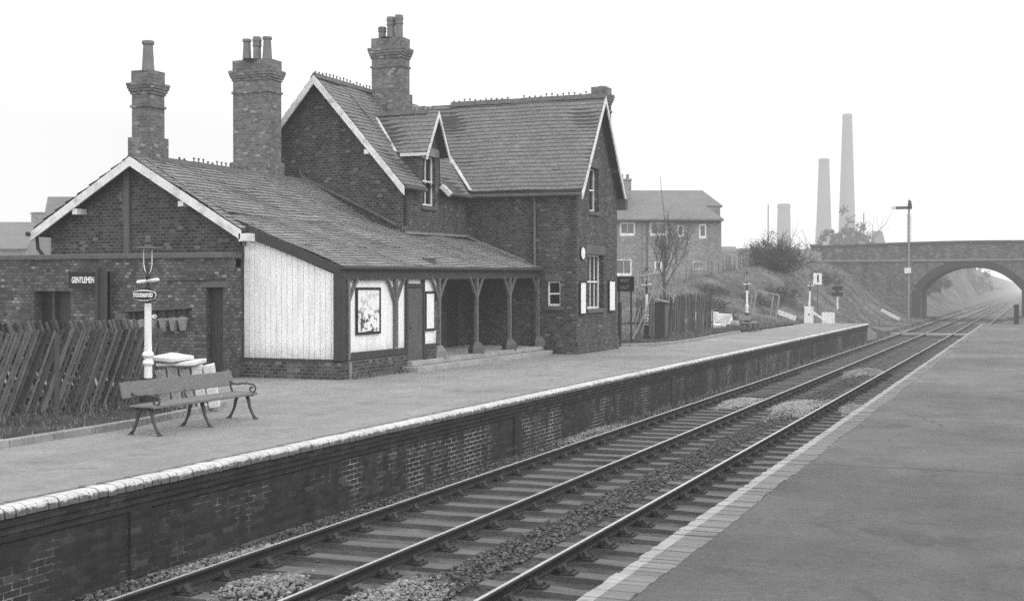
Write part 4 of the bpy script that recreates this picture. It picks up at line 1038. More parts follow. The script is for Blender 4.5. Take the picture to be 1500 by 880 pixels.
def more_lamp(loc, label, lean):
    t = copy_tree(L2); t.location = loc; t.rotation_euler = (0, lean, 0); t['label'] = label
more_lamp((-15.1, 72.5, .15), 'white lamp post standing behind the distant platform bench', 0)
more_lamp((-14.3, 89, .1), 'leaning white lamp post by the small square sign near the bridge', R(3))

# ------------------------------------------------------------------ benches
def bench():
    t = thing('platform_bench', 'wooden station bench with cast iron scroll arms by the lamp post', 'bench', (0, 0, 0), 'platform benches')
    ends = (-1.22, .04, 1.3)
    m = MB(); m.box(-.2, .2, -1.32, 1.4, .4, .435); m.box(.2, .225, -1.32, 1.4, .385, .43); m.build('seat', M['bench_wood'], t, bevel=.01)
    m = MB(); m.obox((-.23, 0, .53), Y, V3((-.25, 0, 1)).normalized(), V3((1, 0, .25)).normalized(), -1.42, 1.4, .0, .235, -.018, .018); m.build('backrest', M['bench_wood'], t, bevel=.008)
    for y in ends:
        e = MB()
        for s in (-1, 1):
            e.path([(s * .08, y, .39), (s * .12, y, .3), (s * .145, y, .18), (s * .2, y, .07), (s * .24, y, .015)], [.032, .03, .024, .022, .028], 8)
            e.lathe((s * .25, y, 0), [(.045, 0), (.045, .012), (.02, .03)], 8)
        e.path([(-.2, y, .385), (.2, y, .385)], .02, 8)
        e.path([(-.17, y, .39), (-.21, y, .5), (-.25, y, .62), (-.29, y, .78)], [.02, .017, .016, .014], 8)
        e.build('end_frame', M['iron_grey'], t, smooth=True)
        if y != ends[1]:
            a = MB(); pts = [(-.24, y, .6), (-.18, y, .565), (-.1, y, .555), (.0, y, .57), (.1, y, .575), (.18, y, .555)]
            for k in range(11):
                an = R(75) - R(38) * k; r = .075 * (1 - k * .07); pts.append((.185 + r * math.cos(an), y, .485 + r * math.sin(an)))
            a.path(pts, [.015] * len(pts), 8); a.path([(.19, y, .41), (.2, y, .39)], .02, 8); a.path([(.17, y, .42), (.19, y, .405)], .02, 8); a.build('armrest', M['iron_grey'], t, smooth=True)
    return t
b1 = bench(); b1.location = (-11.78, 16.2, 0.0); b1.rotation_euler.z = R(1.5)
b2 = copy_tree(b1); b2.location = (-12.75, 62, 0); b2.rotation_euler.z = 0; b2['label'] = 'small distant bench on the platform in front of the third lamp post'

# ------------------------------------------------------------------ stacked slabs behind the bench
def slab(c, w, h, th, yaw, lean, mat, label, name, flat=False):
    m = MB()
    j = lambda a: a + random.uniform(-.012, .012)
    P = [(j(sx * w / 2), j(sy * th / 2), j(sz * h)) for sz in (0, 1) for sy in (-1, 1) for sx in (-1, 1)]
    m.add(P, [(0, 2, 3, 1), (4, 5, 7, 6), (0, 1, 5, 4), (2, 6, 7, 3), (0, 4, 6, 2), (1, 3, 7, 5)])
    o = one(m, name, mat, label, 'slab', (0, 0, 0), 'slabs stacked behind the bench', bevel=.012)
    o.location = c; o.rotation_euler = (R(5), lean, yaw)
SL = ['darkest upright stone slab, standing nearest the lamp post', 'grey stone slab standing second from the lamp post', 'grey stone slab standing in the middle of the stacked row', 'pale stone slab standing second from the open end of the row', 'pale stone slab standing at the open end of the row, away from the post']
for k in range(5):
    q = k / 4; slab((-13.74 + .78 * q, 18.12 + .28 * q, .03 + .008 * k), .165, .70 + .04 * (k % 2) + (.05 if k == 4 else 0), .16, R(18), R(-7), M['grey_slab'] if k < 3 else M['pale_slab'], SL[k], 'upright_slab')
slab((-13.5, 18.18, .80), .74, .05, .42, R(10), R(-3), M['pale_slab'], 'thin white slab lying flat across the tops of the upright ones', 'flat_slab')
slab((-13.66, 18.12, .875), .56, .07, .5, R(-12), R(3), M['pale_slab'], 'thick white slab lying on top of the whole stack', 'flat_slab')

# ------------------------------------------------------------------ beyond the gable: sign, gate, cupboard, hoarding, heaps
t = thing('way_out_sign', 'black board lettered WAY OUT on two posts past the gable', 'sign', (-14.6, 46.6, 0))
mb = MB(); mb.box(-14.71, -13.98, 46.56, 46.6, 1.98, 2.54); mb.build('board', M['black'], t)
mb = MB(); mb.box(-14.62, -14.56, 46.6, 46.66, 0, 2.5); mb.build('post', M['dark_wood'], t); mb = MB(); mb.box(-14.14, -14.08, 46.6, 46.66, 0, 2.5); mb.build('post', M['dark_wood'], t)
text('lettering', 'WAY', M['lead_d'], t, (-14.345, 46.556, 2.38), CAMF, .2, .38, .005, .15); text('lettering', 'OUT', M['lead_d'], t, (-14.345, 46.556, 2.13), CAMF, .2, .36, .005, .15)
mb = MB(); mb.box(-14.1, -13.95, 44.2, 44.35, 0, 1.55); mb.box(-13.9, -13.78, 44.25, 44.37, 0, 1.6)
one(mb, 'gate_post', M['dark_wood'], 'pair of thick dark timber gate posts at the far gable corner', 'gate post', (-13.95, 44.3, 0))
mb = MB(); mb.box(-13.98, -13.83, 43.9, 43.93, .85, 1.35); mb.box(-13.92, -13.89, 43.93, 43.96, 0, 1.3)
one(mb, 'small_notice', M['white_sign'], 'small white plate low beside the far gable corner', 'notice', (-13.9, 43.9, 0))
def gate():
    t = thing('picket_gate', 'broken picket gate of slanting pales leaning by the WAY OUT board', 'gate', (-14.4, 48.2, 0)); rnd = random.Random(6)
    m = MB()
    for k in range(7): m.bar((-15.2 + k * .17, 48.2, .25 + rnd.uniform(0, .1)), (-14.9 + k * .17, 48.25, 1.45 + rnd.uniform(-.2, .15)), .05, .02, up=(0, 1, 0), shade=rnd.random())
    m.build('pales', M['fence_pale'], t)
    m = MB(); m.bar((-15.3, 48.28, .7), (-13.9, 48.28, .75), .04, .08); m.build('rail', M['fence_wood'], t)
gate()
mb = MB(); mb.path([(-14.35, 47.3, 0), (-14.0, 48.3, 1.2), (-13.9, 49.2, 2.35)], [.035, .03, .025], 8); one(mb, 'leaning_pole', M['stone'], 'long thin pole leaning between the gate posts and the lamp post', 'pole', (-14.35, 47.3, 0))
t = thing('platform_cupboard', 'narrow dark upright cupboard with a sloping pale lid by the hoarding', 'cupboard', (-13.85, 50, 0))
mb = MB(); mb.box(-14.1, -13.68, 49.8, 50.3, .05, 1.55); mb.build('body', M['dark_wood'], t, bevel=.01)
mb = MB(); mb.prism([(-14.15, 49.75, 1.62), (-13.62, 49.75, 1.52), (-13.62, 50.35, 1.52), (-14.15, 50.35, 1.62)], (0, 0, .05)); mb.build('lid', M['stone'], t)
mb = MB(); mb.box(-13.68, -13.672, 49.86, 50.24, .15, 1.4); mb.build('door', M['mid_wood'], t)
mb = MB(); mb.bar((-14.6, 52.0, 2.35), (-13.9, 52.2, 1.6), .12, .05); mb.bar((-14.6, 52.0, 0), (-14.6, 52, 2.4), .08, .08); one(mb, 'slanted_brace', M['fence_pale'], 'timber post with a slanted pale brace behind the lamp post', 'post', (-14.6, 52, 0))
def hoarding():
    t = thing('board_fence', 'tall dark weathered board fence with ragged top between cupboard and heap', 'fence', (-15, 58, 0)); rnd = random.Random(12)
    A, B = V3((-15.6, 52.4, -.05)), V3((-15.2, 64.5, -.05)); D = B - A; L = D.length; D.normalize(); m = MB(); u = 0
    N = V3((D.y, -D.x, 0))
    while u < L:
        h = 1.72 + rnd.uniform(-.1, .1) + .15 * (u / L); l = rnd.gauss(.04, .05)
        m.bar(A + D * u + N * rnd.gauss(0, .02), A + D * (u + l) + N * rnd.gauss(0, .03) + Z * h, .125, .02, up=N, shade=rnd.random()); u += .108
    m.build('boards', M['fence_wood'], t)
    for z in (.4, 1.4): m = MB(); m.bar(A + Z * z - N * .04, B + Z * z - N * .04, .05, .08); m.build('rail', M['fence_wood'], t)
hoarding()
kerb([(-14.5, 43.6), (-13.6, 44.6), (-12.9, 45.6), (-12.55, 47), (-12.5, 50), (-12.8, 56), (-12.85, 60)], 0, '', seed=4)
mb = MB(); mb.prism([(-14.5, 43.6, 0), (-13.6, 44.6, 0), (-12.9, 45.6, 0), (-12.6, 47, 0), (-12.6, 50, 0), (-12.9, 56, 0), (-12.95, 60, 0), (-13.0, 77, 0), (-15.3, 77, 0), (-15.3, 43.6, 0)], (0, 0, .05)); struct(mb.build('flower_bed', M['soil']))
def rough_block(c, s, seed):
    rnd = random.Random(seed); m = MB(); P = []
    for sz in (-1, 1):
        for sy in (-1, 1):
            for sx in (-1, 1): P.append((c[0] + sx * s[0] * rnd.uniform(.35, .55), c[1] + sy * s[1] * rnd.uniform(.35, .55), c[2] + (sz * .5 + .5) * s[2] * rnd.uniform(.8, 1.1)))
    m.add(P, [(0, 2, 3, 1), (4, 5, 7, 6), (0, 1, 5, 4), (2, 6, 7, 3), (0, 4, 6, 2), (1, 3, 7, 5)]); return m
HL = ['low pale block leaning at the near end of the white rubble', 'biggest white block on top of the rubble past the board fence', 'white block at the far end of the rubble past the board fence', 'small grey block lying in front of the white rubble']
for k, (dx, dy, dz, s) in enumerate(((-.5, -.6, 0, (1.0, 1.0, .5)), (-.3, 1.0, .15, (1.0, 1.5, .75)), (.1, 3.4, .1, (1.0, 1.5, .65)), (.4, .4, 0, (.6, .8, .35)))):
    c = (-16.0 + dx, 66.5 + dy, ground_h(-16 + dx, 66.5 + dy) + dz - .1)
    one(rough_block(c, s, k), 'rubble_block', M['pale_slab'] if k < 3 else M['grey_slab'], HL[k], 'rubble block', c, 'white rubble past the board fence', bevel=.05)
rnd = random.Random(77)
for k in range(14):
    x, y = -16.2 + rnd.uniform(-.6, .9), 66.5 + rnd.uniform(-1.6, 5.6); q = rnd.uniform(.25, .55); c = (x, y, ground_h(x, y) - .05 + rnd.uniform(0, .35) * (1 if x < -15.9 else 0))
    one(rough_block(c, (q, q * rnd.uniform(1, 1.8), q * rnd.uniform(.5, .9)), 100 + k), 'rubble_piece', M['pale_slab'] if rnd.random() < .6 else M['grey_slab'], 'small broken pale piece scattered among the white rubble blocks', 'rubble piece', c, 'small white rubble pieces', bevel=.03)
def loose_frame():
    FRM = M['fence_pale']; t = thing('tilted_trestle', 'old pale four-sided trestle standing tilted on the bank behind the benches', 'trestle', (-16, 80, .8))
    z = ground_h(-15.8, 80); m = MB(); a, b, c, d = V3((-16.3, 80, z + .25)), V3((-14.9, 80.3, z + .05)), V3((-14.7, 80.3, z + 1.45)), V3((-16.05, 80, z + 1.75))
    for p, q in ((a, b), (b, c), (c, d), (d, a)): m.bar(p, q, .1, .1, up=(0, 1, 0))
    m.bar(a + (b - a) * .75, d + (c - d) * .75, .07, .07, up=(0, 1, 0)); m.build('frame', FRM, t)
    m = MB(); m.bar((-16.6, 80, z), (-16.3, 80, z + 1.5), .08, .08); m.bar((-16.5, 80.2, z + 1.4), (-16.1, 80.1, z + .3), .06, .06); m.build('strut', M['fence_pale'], t)
loose_frame()
t = thing('white_board', 'upright white board with a black spot beside the leaning lamp post', 'board', (-13.2, 82, 0)); z = max(ground_h(-13.2, 82), -.1)
mb = MB(); mb.box(-13.45, -12.88, 82, 82.08, z, z + 1.05); mb.build('panel', M['white'], t); mb = MB(); mb.path([(-13.16, 81.995, z + .55), (-13.16, 81.985, z + .55)], .05, 12); mb.build('spot', M['black'], t)
mb = MB(); z = ground_h(-12.3, 85); mb.box(-12.8, -12.0, 85, 85.08, z - .1, z + .95); one(mb, 'white_board', M['white'], 'lower white board lying behind the slanting beam near the platform ramp', 'board', (-12.4, 85, z))
mb = MB(); mb.bar((-13.1, 83.2, .55), (-11.9, 83.6, -.25), .12, .16); one(mb, 'slanting_beam', M['white'], 'white beam slanting to the ground between two white boards', 'beam', (-12.4, 83.4, -.3))
mb = MB(); mb.bar((-14.0, 82.2, ground_h(-14, 82.2) + .35), (-15.2, 82, ground_h(-15.2, 82) + .4), .2, .3); one(mb, 'white_beam', M['pale_slab'], 'short white beam lying behind the board with the black spot', 'beam', (-14.6, 82.1, 0))
t = thing('number_sign', 'small square white sign with a single upright mark near the leaning lamp', 'sign', (-14.0, 91, .5)); z = ground_h(-14, 91)
mb = MB(); mb.box(-14.05, -13.98, 91.03, 91.09, z, 3.15); mb.build('post', M['mid_wood'], t); mb = MB(); mb.box(-14.3, -13.72, 91, 91.03, 2.35, 3.15); mb.build('plate', M['white_sign'], t)
text('lettering', '1', M['iron_grey'], t, (-13.98, 90.996, 2.75), CAMF, .5, .12, .01, .5)
t = thing('line_sign', 'dark double-barred sign on a short white post on the bank', 'sign', (-13.8, 98, 0)); z = ground_h(-13.6, 98)
mb = MB(); mb.box(-13.68, -13.56, 98, 98.1, z, z + 1.0); mb.build('post', M['white'], t); mb = MB(); mb.box(-14.05, -13.2, 97.93, 97.98, z + 1.0, z + 1.28); mb.box(-14.0, -13.25, 97.93, 97.98, z + 1.42, z + 1.72); mb.box(-13.75, -13.5, 97.94, 97.97, z + 1.0, z + 1.75); mb.build('plate', M['iron'], t)

# ------------------------------------------------------------------ signal, bridge
def signal():
    t = thing('semaphore_signal', 'tall slim semaphore signal with its arm level, in front of the bridge', 'signal', (-10.6, 122, -.9))
    m = MB(); m.bar((-10.6, 122, -1), (-10.6, 122, 9.7), .17, .17, up=(1, 0, 0)); m.build('post', M['kerb'], t)
    m = MB(); m.lathe((-10.6, 122, 9.7), [(.14, 0), (.14, .05), (.05, .15), (.09, .25), (.02, .5)], 8); m.build('finial', M['iron'], t)
    m = MB(); m.box(-11.75, -10.35, 121.82, 121.86, 9.28, 9.55); m.build('arm', M['mid_wood'], t); m = MB(); m.box(-12.1, -11.755, 121.82, 121.86, 9.26, 9.57); m.build('arm_tip', M['white'], t)
    m = MB(); m.prism([(-10.8, 121.8, 9.3), (-10.3, 121.8, 9.3), (-10.38, 121.8, 9.95), (-10.5, 121.8, 10.1)], (0, .05, 0)); m.build('spectacle', M['iron'], t)
    m = MB()
    for s in (-1, 1): m.tube((-10.6 + s * .15, 122.3, -1), (-10.6 + s * .15, 122.2, 8.9), .018, n=5)
    for k in range(28): m.tube((-10.75, 122.28, -.6 + k * .34), (-10.45, 122.28, -.6 + k * .34), .012, n=4)
    m.build('ladder', M['iron'], t)
    m = MB(); m.box(-10.95, -10.4, 121.7, 121.88, 3.45, 3.95); m.build('lamp_box', M['white'], t)
signal()
def bridge():
    t = thing('road_bridge', 'long brick road bridge with one flat arch over the railway', 'bridge', (-5.8, 132, -.9))
    y0, y1 = 131.5, 140; ax, hw, sp, rise = -5.72, 4.62, 1.85, 2.35
    xs = np.linspace(-hw, hw, 33); Rr = (hw * hw + rise * rise) / (2 * rise)
    az_ = lambda q: sp + rise - Rr + math.sqrt(max(0, Rr * Rr - q * q))
    top = lambda x: 6.1 + .4 * math.exp(-((x + 5) / 14) ** 2)
    m = MB()
    L, Rt = -20.2, 22
    for y, n in ((y0, -1), (y1, 1)):
        def q(pts): m.face(pts if n < 0 else pts[::-1])
        q([(L, y, -2), (ax - hw, y, -2), (ax - hw, y, top(ax - hw)), (L, y, top(L))]); q([(ax + hw, y, -2), (Rt, y, -2), (Rt, y, top(Rt)), (ax + hw, y, top(ax + hw))])
        for a, b in zip(xs, xs[1:]): q([(ax + a, y, az_(a)), (ax + b, y, az_(b)), (ax + b, y, top(ax + b)), (ax + a, y, top(ax + a))])
    m.face([(L, y0, -2), (L, y0, top(L)), (L, y1, top(L)), (L, y1, -2)])
    for a, b in zip(xs, xs[1:]): m.face([(ax + a, y0, az_(a)), (ax + a, y1, az_(a)), (ax + b, y1, az_(b)), (ax + b, y0, az_(b))])
    m.face([(ax - hw, y0, -2), (ax - hw, y1, -2), (ax - hw, y1, sp), (ax - hw, y0, sp)]); m.face([(ax + hw, y0, -2), (ax + hw, y0, sp), (ax + hw, y1, sp), (ax + hw, y1, -2)])
    m.build('masonry', M['brick_bridge'], t)
    m = MB()
    for a, b in zip(xs, xs[1:]):
        na = V3((a, 0, az_(a) - (sp + rise - Rr))).normalized(); nb = V3((b, 0, az_(b) - (sp + rise - Rr))).normalized()
        pa, pb = V3((ax + a, y0 - .06, az_(a))), V3((ax + b, y0 - .06, az_(b)))
        m.prism([pa, pb, pb + nb * .72, pa + na * .72], (0, .055, 0))
    m.box(ax - hw - .75, ax - hw, y0 - .06, y0 - .004, -1.5, sp); m.box(ax + hw, ax + hw + .75, y0 - .06, y0 - .004, -1.5, sp)
    m.build('arch_ring', M['brick_arch'], t)
    m = MB()
    for a in np.arange(L, Rt, 1.5):
        m.prism([(a, y0 - .12, 4.72), (a + 1.5, y0 - .12, 4.72), (a + 1.5, y0 - .12, 4.92), (a, y0 - .12, 4.92)], (0, .115, 0))
    m.build('string_course', M['stone'], t)
    for y in (y0 - .1, y1 - .4):
        m = MB()
        for a in np.arange(L, Rt, 1.5): m.prism([(a, y, top(a)), (a + 1.49, y, top(a + 1.5)), (a + 1.49, y, top(a + 1.5) + .2), (a, y, top(a) + .2)], (0, .5, 0))
        m.build('parapet_coping', M['stone_d'], t)
    m = MB(); m.box(-20.9, -20.0, y0 - .2, y0 + .7, 0, 6.3); m.box(-21.0, -19.9, y0 - .3, y0 + .8, 6.3, 6.5); m.build('end_pier', M['brick_bridge'], t)
    m = MB(); m.box(L, Rt, y0 + .4, y1 - .4, 4.7, 4.8); m.build('deck', M['tar_r'], t)
bridge()
mb = MB(); mb.bar((-12.6, 118, ground_h(-12.6, 118) + .15), (-11.0, 118, ground_h(-11, 118) + .12), .5, .25); one(mb, 'pale_plank', M['pale_slab'], 'pale plank lying down the bank foot beside the signal', 'plank', (-11.8, 118, 0))
mb = MB(); mb.box(-1.42, -1.07, 104, 104.4, -1.1, .8); mb.box(-1.46, -1.03, 103.95, 104.45, .8, .86); one(mb, 'lineside_post', M['iron'], 'squat dark post beyond the end of the dark platform', 'post', (-1.25, 104, -1))

# fence along the bank crest, following the approach road
def crest_fence():
    t = thing('paling_fence', 'long low pale fence climbing the bank crest towards the bridge', 'fence', (-21, 92, 3)); rnd = random.Random(7); m = MB(); r = MB()
    pts = [(y, lerp(XC, y) + .3) for y in np.arange(81, 130, .16)]
    for (y, x) in pts:
        z = ground_h(x, y) - .1; h = .95 + rnd.gauss(0, .03); m.box(x - .02, x + .02, y, y + .13, z, z + h + .15, rnd.random())
    m.build('pales', M['fence_pale'], t)
    for (y, x), (y2, x2) in zip(pts[::20], pts[20::20]): r.bar((x - .05, y, ground_h(x, y) + .6), (x2 - .05, y2, ground_h(x2, y2) + .6), .06, .08)
    r.build('rail', M['fence_pale'], t)
crest_fence()

# ------------------------------------------------------------------ background houses
def semi_house():
    t = thing('brick_house', 'pale brick semi-detached house with white casement windows beyond the bank', 'house', (-24, 96, 2))
    o = V3((-21.9, 97, 0)); U = V3((.924, .383, 0)); N = V3((.383, -.924, 0)); W = 15.5
    z0, ze, zr = 1.2, 7.35, 9.85
    hs = [(-8.05, -6.85, 6.1, 7.15), (-5.75, -4.45, 6.1, 7.15), (-3.65, -3.1, 6.0, 6.95), (-2.0, -1.4, 5.9, 7.0), (-8.95, -7.1, 3.05, 4.35), (-5.4, -4.8, 3.2, 4.2), (-2.5, -1.5, 3.5, 4.2)]
    m = MB()
    wallface(m, o, U, Z, N, [(-W, z0), (-.28, z0), (-.28, ze), (-W, ze)], hs, .1)
    wallface(m, o, U, Z, N, [(-1.25, z0), (0, z0), (0, 8.85), (-1.25, 8.85)]) if False else None
    P = lambda u, n, z: o + U * u + N * n + Z * z
    m.face([P(-.28, 0, z0), P(-.28, -8, z0), P(-.28, -8, ze), P(-.28, 0, ze)])
    m.face([P(0.0, -2.2, z0), P(0.0, -9, z0), P(0.0, -9, 8.4), P(0.0, -2.2, 8.4)]); m.face([P(-W, -2.2, z0), P(0, -2.2, z0), P(0, -2.2, 8.4), P(-W, -2.2, 8.4)])
    m.build('wall', M['brick_far'], t)
    zz = lambda n: (ze - .1) + (.3 - n) * (zr - ze + .1) / 5.7
    r = MB(); r.prism([P(-W, .3, zz(.3)), P(-.15, .3, zz(.3)), P(-1.15, -2.3, zz(-2.3)), P(-W, -2.3, zz(-2.3))], (0, 0, .12)); r.prism([P(-W, -2.3, zz(-2.3)), P(.2, -2.3, zz(-2.3)), P(-.9, -5.4, zr), P(-W, -5.4, zr)], (0, 0, .12)); r.prism([P(.2, -2.3, zz(-2.3)), P(.2, -9, zz(-2.3)), P(-.9, -5.4, zr)], (0, 0, .1))
    r.build('roof', M['far_roof'], t)
    c = MB(); c.obox(o, U, N, Z, -7.95, -6.95, -3.2, -2.2, 8.4, 10.5); c.obox(o, U, N, Z, -8.0, -6.9, -3.25, -2.15, 10.5, 10.62); ch = c.build('chimney', M['brick_far'], t)
    for u in (-7.65, -7.2):
        p = MB(); p.lathe(P(u, -2.7, 10.6), [(.13, 0), (.11, .35), (.14, .38), (.1, .42)], 8); p.build('chimney_pot', M['pot'], ch)
    for i, h in enumerate(hs):
        window(t, o, U, Z, N, *h, depth=.1, bars=(.33, .66) if h[1] - h[0] > 1.5 else ((.5,) if h[1] - h[0] > .9 else ()), mid=False, fw=.135, sill=False, lintel=False, pmat=M['glass_pale'])
    g = MB(); g.path([P(-W, .36, ze - .1), P(-.2, .36, ze - .1)], .07, 6); g.build('gutter', M['mid_wood'], t)
    for u in (-6.3, -5.95): d = MB(); d.path([P(u, .06, z0), P(u, .06, ze - .1)], .05, 6); d.build('downpipe', M['stone'] if u < -6 else M['mid_wood'], t)
semi_house()
def far_house(c, U, W, Dp, ze, zr, label, chim):
    t = thing('distant_house', label, 'house', c); U = V3(U).normalized(); N = V3((U.y, -U.x, 0)); o = V3((c[0], c[1], 0)); P = lambda u, n, z: o + U * u + N * n + Z * z
    m = MB()
    m.face([P(0, 0, 0), P(W, 0, 0), P(W, 0, ze), P(0, 0, ze)]); m.face([P(W, 0, 0), P(W, -Dp, 0), P(W, -Dp, ze), P(W, -Dp / 2, zr), P(W, 0, ze)]); m.face([P(0, 0, 0), P(0, 0, ze), P(0, -Dp / 2, zr), P(0, -Dp, ze), P(0, -Dp, 0)]); m.face([P(0, -Dp, 0), P(0, -Dp, ze), P(W, -Dp, ze), P(W, -Dp, 0)])
    m.build('wall', M['brick_far'], t)
    r = MB(); r.prism([P(0, .3, ze - .2), P(W, .3, ze - .2), P(W, -Dp / 2, zr), P(0, -Dp / 2, zr)], (0, 0, .12)); r.prism([P(0, -Dp - .3, ze - .2), P(W, -Dp - .3, ze - .2), P(W, -Dp / 2, zr), P(0, -Dp / 2, zr)], (0, 0, .12)); r.build('roof', M['far_roof'], t)
    for u, n, w, z in chim:
        k = MB(); k.obox(o, U, N, Z, u, u + w, n - .8, n, ze - .5, z); k.obox(o, U, N, Z, u - .06, u + w + .06, n - .86, n + .06, z, z + .15); k.build('chimney', M['brick_far'], t)
    w = MB()
    for u in (1.5, 4.2): w.obox(o, U, Z, N, u, u + 1.2, 2.6, 4.0, .005, .03)
    w.build('window', M['glass_pale'], t)
def dpt(px, D):     # point at depth D along the sight line of the survey photo
    th = math.atan(765 / 1880); S = D * (px - 750) / 1880; return (S * math.cos(th) - D * math.sin(th), D * math.cos(th) + S * math.sin(th))
UU = (.9263, .3769, 0)
p = dpt(-60, 130); far_house((p[0], p[1], 0), UU, 7.0, 9, 6.2, 8.9, 'distant grey-roofed house with two chimneys at the edge of the view', [(6.15, -4.2, .75, 9.9)])
p = dpt(63, 138); far_house((p[0], p[1], 0), UU, 9, 3, 8.6, 11.9, 'distant tall slate-roofed house showing above the low gable slope', [])
p = dpt(46, 150); mb = MB(); mb.box(p[0], p[0] + .62, p[1], p[1] + .6, 0, 10.75); mb.box(p[0] - .08, p[0] + .7, p[1] - .08, p[1] + .68, 10.75, 10.95); one(mb, 'yard_chimney', M['brick_far'], 'thin lone chimney between the two distant houses', 'chimney', (p[0], p[1], 0))
p = dpt(1062, 170); far_house((p[0], p[1], 0), UU, 2.0, 7, 6.0, 7.6, 'faint misty shed just past the pale brick house', [])
# tall factory chimneys in the mist
SC = [('shortest of the three misty factory chimneys, cut off flat', 1148, 299, 356, 18, 21), ('middle-height tapering factory chimney in the mist', 1206.5, 233, 362, 15, 24), ('tallest and slimmest factory chimney fading into the mist', 1240.5, 168, 350, 13.5, 25)]
for lab, px, t_, b_, w0, w1 in SC:
    D = 780; x, y = dpt(px, D); zt = 2.1 + (422 - t_) * D / 1880; r0, r1 = w0 * D / 3760, w1 * D / 3760; hz = zt + 2
    zb = 2.1 + (422 - b_) * D / 1880; slope = (r1 - r0) / (zt - zb)
    mb = MB(); mb.lathe((x, y, -2), [(r0 + slope * hz, 0), (r0 + slope * 6, hz - 6), (r0, hz - 2.5), (r0 * 1.1, hz - 2.2), (r0 * 1.1, hz - 1.2), (r0, hz - 1), (r0, hz), (r0 * .7, hz)], 20)
    one(mb, 'factory_chimney', M['stack'], lab, 'factory chimney', (x, y, -2), 'factory chimneys', smooth=False)
for px, D, t_, lab in ((1125, 330, 300, 'thin far telegraph pole above the dark bush'), (1265, 330, 312, 'thin far telegraph pole among the misty trees over the bridge')):
    x, y = dpt(px, D); zt = 2.1 + (422 - t_) * D / 1880; mb = MB(); mb.tube((x, y, 0), (x, y, zt), .17, .12, 6); one(mb, 'telegraph_pole', M['bark'], lab, 'pole', (x, y, 0), 'far telegraph poles')
x, y = dpt(1283, 340); far_house((x, y, 0), UU, 2.4, 5, 14, 17.2, 'faint tower-like house beside the misty trees above the bridge', [])

# ------------------------------------------------------------------ plants
def branch(mb, p, d, L, r, lev, rnd, tips, up=.15, spread=.5, seg=3, kids=(3, 4)):
    pts = [p]; q = p.copy(); dd = d.copy()
    for i in range(seg):
        dd = (dd + V3((rnd.gauss(0, .12), rnd.gauss(0, .12), rnd.gauss(0, .08) + up * .2))).normalized(); q = q + dd * (L / seg); pts.append(q.copy())
    mb.path(pts, [r * (1 - .6 * i / seg) for i in range(seg + 1)], 5 if lev > 2 else 3, cap=False)
    if lev == 0: tips.append(q); return
    for k in range(rnd.randint(*kids)):
        f = rnd.uniform(.35, 1); b = pts[min(seg, int(f * seg) + 0)] if f < .95 else q
        nd = (dd + V3((rnd.gauss(0, spread), rnd.gauss(0, spread), rnd.gauss(0, spread * .7) + up))).normalized()
        branch(mb, b, nd, L * rnd.uniform(.55, .78), r * .5, lev - 1, rnd, tips, up, spread, seg, kids)
def bare_tree(c, h, label, seed=3):
    rnd = random.Random(seed); t = thing('bare_tree', label, 'tree', c); m = MB(); tips = []
    m.path([c, (c[0] + .05, c[1], c[2] + h * .12), (c[0] - .03, c[1], c[2] + h * .25)], [.13, .1, .085], 8); m.build('trunk', M['bark'], t)
    m = MB()
    for k in range(7):
        a = rnd.uniform(0, 6.28); zz = rnd.uniform(.12, .26); branch(m, V3((c[0], c[1], c[2] + h * zz)), V3((math.cos(a) * .5, math.sin(a) * .5, 1)).normalized(), h * .3, .045, 4, rnd, tips, .2, .46)
    m.path([(c[0], c[1], c[2] + h * .3), (c[0] + .1, c[1], c[2] + h * .6), (c[0] - .25, c[1], c[2] + h)], [.03, .02, .012], 4); m.build('crown', M['bark'], t)
bare_tree((-20.6, 74.8, ground_h(-20.6, 74.8) - .1), 7.7, 'leafless young tree on the bank in front of the pale house')
def bush(c, rx, rz, label, seed, mat='leaf', n=2600, name='bush', twigs=26, size=.07, group=None):
    rnd = random.Random(seed); t = thing(name, label, 'bush', c, group); m = MB(); tips = []
    for k in range(twigs):
        a = rnd.uniform(0, 6.28); e = rnd.uniform(.3, 1.4); d = V3((math.cos(a) * math.cos(e), math.sin(a) * math.cos(e), math.sin(e)))
        branch(m, V3((c[0] + rnd.gauss(0, rx * .25), c[1] + rnd.gauss(0, rx * .25), c[2])), d, rz * .55, .035 * rz / 3 + .008, 2, rnd, tips, .12, .5)
    m.build('stems', M['bark'], t); f = MB()
    lump = []
    for _ in range(46):
        a = rnd.uniform(0, 6.28); q = rnd.random() ** .5; hh = rz * (.12 + .8 * rnd.random() * (1 - .75 * q * q)); lump.append((rx * q * math.cos(a), rx * q * math.sin(a), hh, rnd.uniform(.1, .26) * rx, rnd.uniform(.0, .9)))
    for k in range(n):
        lx, ly, lz_, lr, ls = rnd.choice(lump); u = V3((rnd.gauss(0, .55), rnd.gauss(0, .55), rnd.gauss(0, .55))) * lr
        p = V3((c[0] + lx, c[1] + ly, c[2] + max(.02, lz_ + u.z))) + V3((u.x, u.y, 0))
        a = V3((rnd.gauss(0, 1), rnd.gauss(0, 1), rnd.gauss(0, 1))).normalized(); b = a.cross(V3((rnd.gauss(0, 1), rnd.gauss(0, 1), rnd.gauss(0, 1)))).normalized(); s = size * rnd.uniform(.4, 1.3)
        f.face([p - a * s, p + b * s * .4, p + a * s, p - b * s * .4], min(1, max(0, ls * .6 + rnd.uniform(0, .5))))
    f.build('foliage', M[mat], t)
bush((-17.9, 97.0, ground_h(-17.9, 97.0) - .3), 2.0, 3.6, 'big dark twiggy bush at the bank crest below the shortest chimney', 4, n=3600, twigs=55, size=.08)
